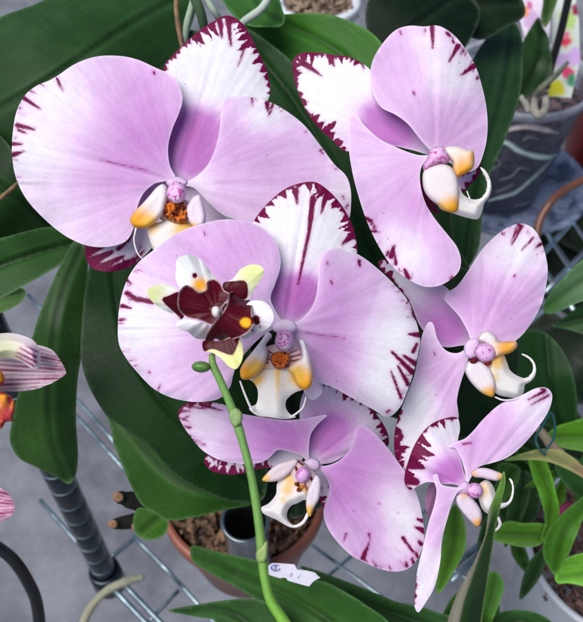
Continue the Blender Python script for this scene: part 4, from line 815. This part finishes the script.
def bark(name, c, r, h, n, par, mat, seed, sz=.012):
    rs = np.random.RandomState(seed); V = []; F = []
    for i in range(n):
        a, q = rs.uniform(0, 6.28), r*math.sqrt(rs.uniform(0, 1)); p = np.array([c[0]+q*math.cos(a), c[1]+q*math.sin(a), c[2]+rs.uniform(-h, h)])
        A = rs.normal(size=3); A /= np.linalg.norm(A); B_ = np.cross(A, rs.normal(size=3)); B_ /= np.linalg.norm(B_); C_ = np.cross(A, B_)
        l, w, t = sz*rs.uniform(.4, 1.5), sz*rs.uniform(.1, .45), sz*rs.uniform(.06, .25)
        k = len(V)
        for sx in (-1, 1):
            for sy in (-1, 1):
                for s3 in (-1, 1): V.append(p+A*l*sx*rs.uniform(.6, 1)+B_*w*sy*rs.uniform(.6, 1)+C_*t*s3*rs.uniform(.6, 1))
        F += [(k,k+1,k+3,k+2),(k+4,k+6,k+7,k+5),(k,k+4,k+5,k+1),(k+2,k+3,k+7,k+6),(k,k+2,k+6,k+4),(k+1,k+5,k+7,k+3)]
    o = link(name, V, F, mat, par, smooth=False); bv = o.modifiers.new('b', 'BEVEL'); bv.width = sz*.08; bv.segments = 2
    return o
M_bark = simple('bark_chips', (.26,.15,.085), .85, col2=(.03,.015,.01), sc=110, bump=.6, bsc=300)
M_barkd = simple('bark_dark', (.15,.095,.105), .8, col2=(.008,.007,.012), sc=85, bump=1, bsc=120, dist=.006, lo=.42, hi=.56)
def pot(name, c, R, H, rb, mat, wall=.003, rim=.004, rimh=.012, par=None, label=None, cat='pot', floorh=.006, seg=80):
    """c: centre of the rim top; opens upward; R outer radius; rb base radius"""
    root = empty(name, (c[0], c[1], c[2]-H), label, cat)
    lathe('body', c, [(R-wall-.001,-rimh-.002),(rb-wall,-H+floorh),(.001,-H+floorh),(.001,-H),(rb,-H),(R-.0008,-rimh)], mat, root, seg)
    lathe('rim', c, [(R-wall-.001,-rimh-.003),(R-wall-.001,-.002),(R-wall,0),(R+rim-.001,0),(R+rim,-.002),(R+rim-.0008,-rimh),(R-.001,-rimh-.003)], mat, root, seg)
    if name == 'clear_pot': [c_.data.materials.__setitem__(0, simple('frosted_rim', (.42,.44,.52), .3, alpha=.7)) for c_ in root.children if c_.name.startswith('rim')]
    return root
# clay coloured plastic pot
M_clay = simple('clay_plastic', (.30,.095,.055), .42, col2=(.22,.065,.042), sc=25, bump=.08)
cc = W(243,489,.575)
p1 = pot('clay_pot', cc, .0615, .105, .045, M_clay, label='terracotta coloured plastic pot with bark below the central blooms', rim=.003, rimh=.016, wall=.002)
for k in range(2):
    pass
tg(bark('bark_chips', (cc[0], cc[1], cc[2]-.016), .052, .008, 620, None, M_bark, 5, .010), 'brown bark chips filling the terracotta coloured pot', 'bark', k='stuff')
tc = W(245,519,.47)
mt = empty('metal_cup', (tc[0], tc[1], tc[2]-.075), 'shiny steel cup with a dark hollow standing in the terracotta coloured pot', 'cup')
lathe('body', tc, [(.0132,-.07),(.0132,-.002),(.0136,0),(.0152,0),(.0156,-.002),(.0146,-.005),(.0148,-.078),(.001,-.078)], simple('steel_cup', (.34,.38,.40), .22, .9, col2=(.22,.26,.28), sc=70, bump=.05), mt, seg=48)
lathe('dark_inside', tc, [(.0128,-.012),(.0128,-.06),(.001,-.06)], simple('cup_dark', (.01,.01,.012), .5), mt, seg=32)  # inner wall of the cup, coloured near black
# white pot at top
M_white = simple('white_glaze', (.62,.64,.70), .3, col2=(.56,.58,.64), sc=12, bump=.04)
wc = W(318,0,.70)
pot('white_pot', wc, .036, .09, .03, M_white, label='small white pot of pale bark at the top edge between the two upper blooms', rim=.004, rimh=.01)
tg(bark('bark_chips', (wc[0], wc[1], wc[2]-.008), .034, .005, 190, None, simple('bark_pale', (.34,.25,.18), .85, col2=(.12,.08,.06), sc=70, bump=.6), 8, .009), 'pale bark pieces in the small white pot at the top edge', 'bark', k='stuff')
tc2 = W(345,-6,.72)
# big white pot lower right
M_wp = simple('white_plastic', (.55,.57,.62), .4, col2=(.46,.48,.53), sc=10, bump=.05)
bc = W(618,548,.52)
pot('large_white_pot', bc, .062, .15, .046, M_wp, label='large greyish white pot at the lower right corner full of bright green leaves', rim=.0015, rimh=.004, wall=.0025)
tg(bark('bark_chips', (bc[0], bc[1], bc[2]-.012), .056, .006, 420, None, simple('bark_red', (.16,.085,.075), .85, col2=(.04,.022,.02), sc=70, bump=.6), 9, .008), 'dark reddish bark in the large greyish white pot', 'bark', k='stuff')
# clear pot at upper right
m, nt = newmat('clear_plastic'); q = NT(nt)
tb = q.n('ShaderNodeBsdfTransparent'); tb.inputs[0].default_value = (.92,.93,.97,1)
gb = q.n('ShaderNodeBsdfPrincipled', Roughness=.18); gb.inputs['Base Color'].default_value = (.20,.21,.27,1)
fr = q.n('ShaderNodeLayerWeight', Blend=.35); gt = q.n('ShaderNodeTexCoord'); cn = q.n('ShaderNodeTexNoise', Scale=18.0, Detail=5.0, Roughness=.6); q.l(gt.outputs['Object'], cn.inputs['Vector'])
mx = q.n('ShaderNodeMixShader'); q.l(mathn(q, 'ADD', mathn(q, 'MULTIPLY', fr.outputs['Facing'], .35), mapr(q, cn.outputs[0], .45, .75, .02, .2)), mx.inputs[0])
q.l(tb.outputs[0], mx.inputs[1]); q.l(gb.outputs[0], mx.inputs[2]); oo = q.n('ShaderNodeOutputMaterial'); q.l(mx.outputs[0], oo.inputs[0]); M_clear = m
cpc = W(522,74,.80); RC = .074
pot('clear_pot', cpc, RC, .155, .052, M_clear, label='clear plastic orchid pot showing dark bark and pale roots, upper right', rim=.003, rimh=.008, wall=.0015)
sub = empty('root_ball', (cpc[0], cpc[1], cpc[2]-.15), 'dark bark root ball with pale roots seen through the clear pot', 'root ball')
lathe('bark', cpc, [(.001,-.016),(RC-.012,-.018),(RC-.006,-.024),(.0505,-.146),(.001,-.146)], M_barkd, sub, 80)
def onwall(x, y, off=.0):
    """point on the pot wall under pixel (x, y)"""
    r = ray(x, y); best = None
    for t in np.linspace(.6, 1.1, 900):
        p = CAM+r*t; h = p[2]-cpc[2]
        if -.15 < h < -.012:
            rr = RC-.006-(RC-.006-.0505)*(-h-.024)/.122
            if math.hypot(p[0]-cpc[0], p[1]-cpc[1]) < rr+.001+off: return p
    return None
for pts_, r_, c_ in [([(500,133),(515,128),(530,127),(545,130),(558,133)], .0028, (.60,.52,.50)), ([(496,140),(508,143),(518,150),(532,155),(545,157),(556,155)], .0034, (.42,.52,.50)), ([(562,152),(552,158),(541,170),(528,182),(516,192),(502,197),(488,201)], .0022, (.36,.46,.44)),
                     ([(541,186),(543,197),(538,210),(533,220)], .0026, (.38,.46,.44)), ([(492,170),(500,164),(496,158)], .0012, (.25,.26,.25)), ([(515,206),(525,204),(532,200)], .0012, (.3,.32,.32)), ([(500,180),(512,176),(520,168),(530,170)], .0011, (.34,.30,.30)), ([(545,165),(550,175),(548,186)], .0013, (.36,.38,.38)), ([(505,213),(520,212),(535,206)], .001, (.3,.3,.32)), ([(523,140),(530,137),(540,140)], .0012, (.4,.34,.32)), ([(496,192),(506,188),(514,184)], .0009, (.32,.30,.32))]:
    P_ = [onwall(*a) for a in pts_]; P_ = [a for a in P_ if a is not None]
    if len(P_) > 2: tube_w('root', P_, [r_*.7]+[r_]*(len(P_)-2)+[r_*.5], M_root, sub, pig=[c_]*2, wob=.14, seed=len(pts_))
# saucer below clear pot
M_sau = simple('blue_clear_saucer', (.20,.24,.36), .15, col2=(.03,.04,.08), sc=30, bump=.1)
sb = (cpc[0]+.012, cpc[1], cpc[2]-.155)
so = lathe('saucer', sb, [(.001,-.004),(.078,-.004),(.098,.014),(.101,.014),(.081,-.007),(.001,-.007)], M_sau, None, 80)
tagp(so, 'bluish translucent saucer under the clear pot', 'saucer')
# brown hoop and red pot on the right
hp = tube('brown_hoop', [(536,238,.70),(541,218,.70),(553,200,.70),(570,187,.71),(600,172,.72)], [4,4,4,4,4], simple('brown_plastic', (.16,.060,.035), .35, sc=50), seg=12)
tg(hp, 'curved brown plastic hoop beside the clear pot, above the wire shelf', 'hoop')
rc = W(632,60,.95)
pot('red_pot', rc, .055, .15, .045, simple('red_plastic', (.30,.012,.012), .4, col2=(.08,.02,.012), sc=14), label='dark red pot at the right edge behind the clear pot')
tg(tube('support_stick', [(573,-30,.62),(568,0,.63),(560,35,.645),(551,66,.66),(546,88,.67)], [4,4,4,4,4], simple('black_stick', (.006,.006,.007), .3)), 'straight black support stick in the clear pot', 'stick')
# printed plant tags
def tagmat(name, sd):
    return simple(name, (.70,.66,.74), .35)
M_tag = waxy_mat('printed_card', rough=.25, trans=0, bump=.02)
def card(o, d, blobs, base, label, seed, sub=None):
    def pg(x, y, de):
        c = np.tile(np.array(base, float), (len(x), 1))
        for (a, b, r, rgb) in blobs:
            w = 1/(1+np.exp((np.hypot(x-a, (y-b)*.9)+1.2*n2(x, y, int(a), .7)-r)*1.6)); c = mixc(c, np.array(rgb), w)
        return c
    ob = surf('plant_tag', o, lambda x, y, de: d+0*x+.00015*(x-o[0][0]), M_tag, None, th=.0006, s=1.6, pig=pg, seed=seed)
    return tagp(ob, label, 'tag', 'printed picture tags in the clear pot')
card([(517,-12,1),(552,-12,1),(550,30,1),(545,60,1),(527,46,1),(520,20,1)], .66, [(532,20,9,(.62,.42,.66)),(524,11,5,(.80,.28,.08)),(530,5,3,(.6,.1,.3)),(518,0,5,(.10,.35,.22)),(540,6,7,(.78,.66,.80)),(527,36,6,(.75,.62,.78))], (.76,.70,.80), 'printed picture tag with a pale pink and orange orchid behind the dark leaf', 171)
card([(553,-12,1),(574,-12,1),(579,20,1),(580,62,1),(571,98,1),(548,96,1),(548,75,1),(552,40,1)], .68,
     [(567,20,9,(.45,.62,.18)),(576,10,5,(.25,.02,.06)),(565,38,8,(.60,.70,.40)),(566,42,4.5,(.70,.03,.10)),(566,35,3,(.75,.15,.3)),(575,57,8,(.62,.40,.72)),(562,60,7,(.55,.38,.62)),(568,73,6,(.68,.05,.16)),(571,80,5,(.05,.25,.12)),(556,90,9.5,(.62,.56,.03)),(558,99,4,(.45,.60,.50))], (.62,.68,.62),
     'printed picture tag with green, red and purple flowers and a yellow disc', 172)

# ------------------------------------------------------------------ price label on the lower leaf
def ldep(x, y, de): return .3325+.00012*(y-575)+.00006*(x-290)+.0005*np.sin((x-270)*.12)
lab = surf('price_label', [(268,566,1),(272,563,1),(283,563.5),(294.5,564.5,1),(297,569.5,1),(306,570.5),(315,572.5,1),(318,576),(320.5,577.5,1),(314,581),(309,586.5,1),(298,583.5),(287.5,580.5,1),(286.5,578,1),(282,577.5,1),(281,578.5,1),(274,576.5),(268,574.5,1)],
           ldep, simple('label_paper', (.70,.68,.78), .6, col2=(.62,.60,.72), sc=90, bump=.1), None, th=.0005, s=1.8, seed=9)
tagp(lab, 'torn white paper label with a blue stamp on the dark leaf at the bottom', 'label')
def write(txt, x, y, size, rot, mat, squash=1):
    cu = bpy.data.curves.new('t', 'FONT'); cu.body = txt; cu.size = 1; cu.align_x = 'CENTER'; cu.align_y = 'CENTER'; cu.resolution_u = 3
    ob = bpy.data.objects.new('t', cu); COL.objects.link(ob); bpy.context.view_layer.update()
    me = bpy.data.meshes.new_from_object(ob.evaluated_get(bpy.context.evaluated_depsgraph_get()))
    V = np.array([v.co[:] for v in me.vertices]); F = [tuple(p.vertices) for p in me.polygons]
    bpy.data.objects.remove(ob); bpy.data.meshes.remove(me)
    c, s_ = math.cos(rot), math.sin(rot)
    X = x+size*(V[:, 0]*squash*c+V[:, 1]*s_); Y = y+size*(V[:, 0]*squash*s_-V[:, 1]*c)
    return link('writing', W(X, Y, ldep(X, Y, 0*X)-.0003), F, mat, lab, smooth=False)
M_blue = simple('ink_blue', (.03,.05,.35), .6); M_gr = simple('pencil', (.25,.25,.30), .6)
write('B', 275.5, 567.8, 5.5, .3, M_blue)
a = np.linspace(.3, 5.6, 14)
tube('writing', [(275.5+4.4*math.cos(t), 567.8+2.9*math.sin(t), float(ldep(275.5+4.4*math.cos(t), 567.8, 0))-.0004) for t in a], [.45]*14, M_blue, lab, n=2, seg=6)
write('0', 291, 575.2, 6.5, .35, M_gr, .8); write('6', 298.5, 577.3, 3.6, .3, M_gr); write('x', 300.5, 575.5, 2.4, .3, M_gr)

# teal tie loop
tg(tube('plant_tie', [(546,455,.37),(538,447,.37),(536,437,.372),(543,425,.375),(551,413,.378),(555,425,.374),(553,440,.37),(545,451,.368)], [1.2]*8, simple('teal_wire', (.02,.12,.13), .35, .3)), 'thin teal wire loop round the withered stalk', 'wire')

# ------------------------------------------------------------------ camera, light
cam = bpy.data.cameras.new('camera'); co = bpy.data.objects.new('camera', cam); COL.objects.link(co)
co.location = tuple(CAM); co.rotation_euler = (math.radians(90)-PITCH, 0, 0)
cam.sensor_fit = 'VERTICAL'; cam.sensor_height = 24; cam.lens = 12/math.tan(math.atan(311/FP)); cam.clip_start = .01; cam.clip_end = 200
cam.dof.use_dof = True; cam.dof.focus_distance = .252; cam.dof.aperture_fstop = 17
S.camera = co
w = bpy.data.worlds.new('World'); S.world = w; w.use_nodes = True; nt = w.node_tree
bg = nt.nodes['Background']; sky = nt.nodes.new('ShaderNodeTexSky'); sky.sky_type = 'NISHITA'; sky.sun_disc = False
EL, AZ = math.radians(62), math.radians(232)
sky.sun_elevation = EL; sky.sun_rotation = AZ; nt.links.new(sky.outputs[0], bg.inputs[0]); bg.inputs[1].default_value = .085
sl = bpy.data.lights.new('sun', 'SUN'); sl.energy = 4.3; sl.angle = math.radians(45); sl.color = (1, .97, .93)
so_ = bpy.data.objects.new('sun', sl); COL.objects.link(so_); so_.location = (0, 0, 3)
sd = Vector((math.sin(AZ)*math.cos(EL), math.cos(AZ)*math.cos(EL), math.sin(EL)))
so_.rotation_euler = sd.to_track_quat('Z', 'Y').to_euler()
vs = S.view_settings; vs.view_transform = 'Standard'; vs.look = 'None'; vs.exposure = 0; vs.gamma = 1
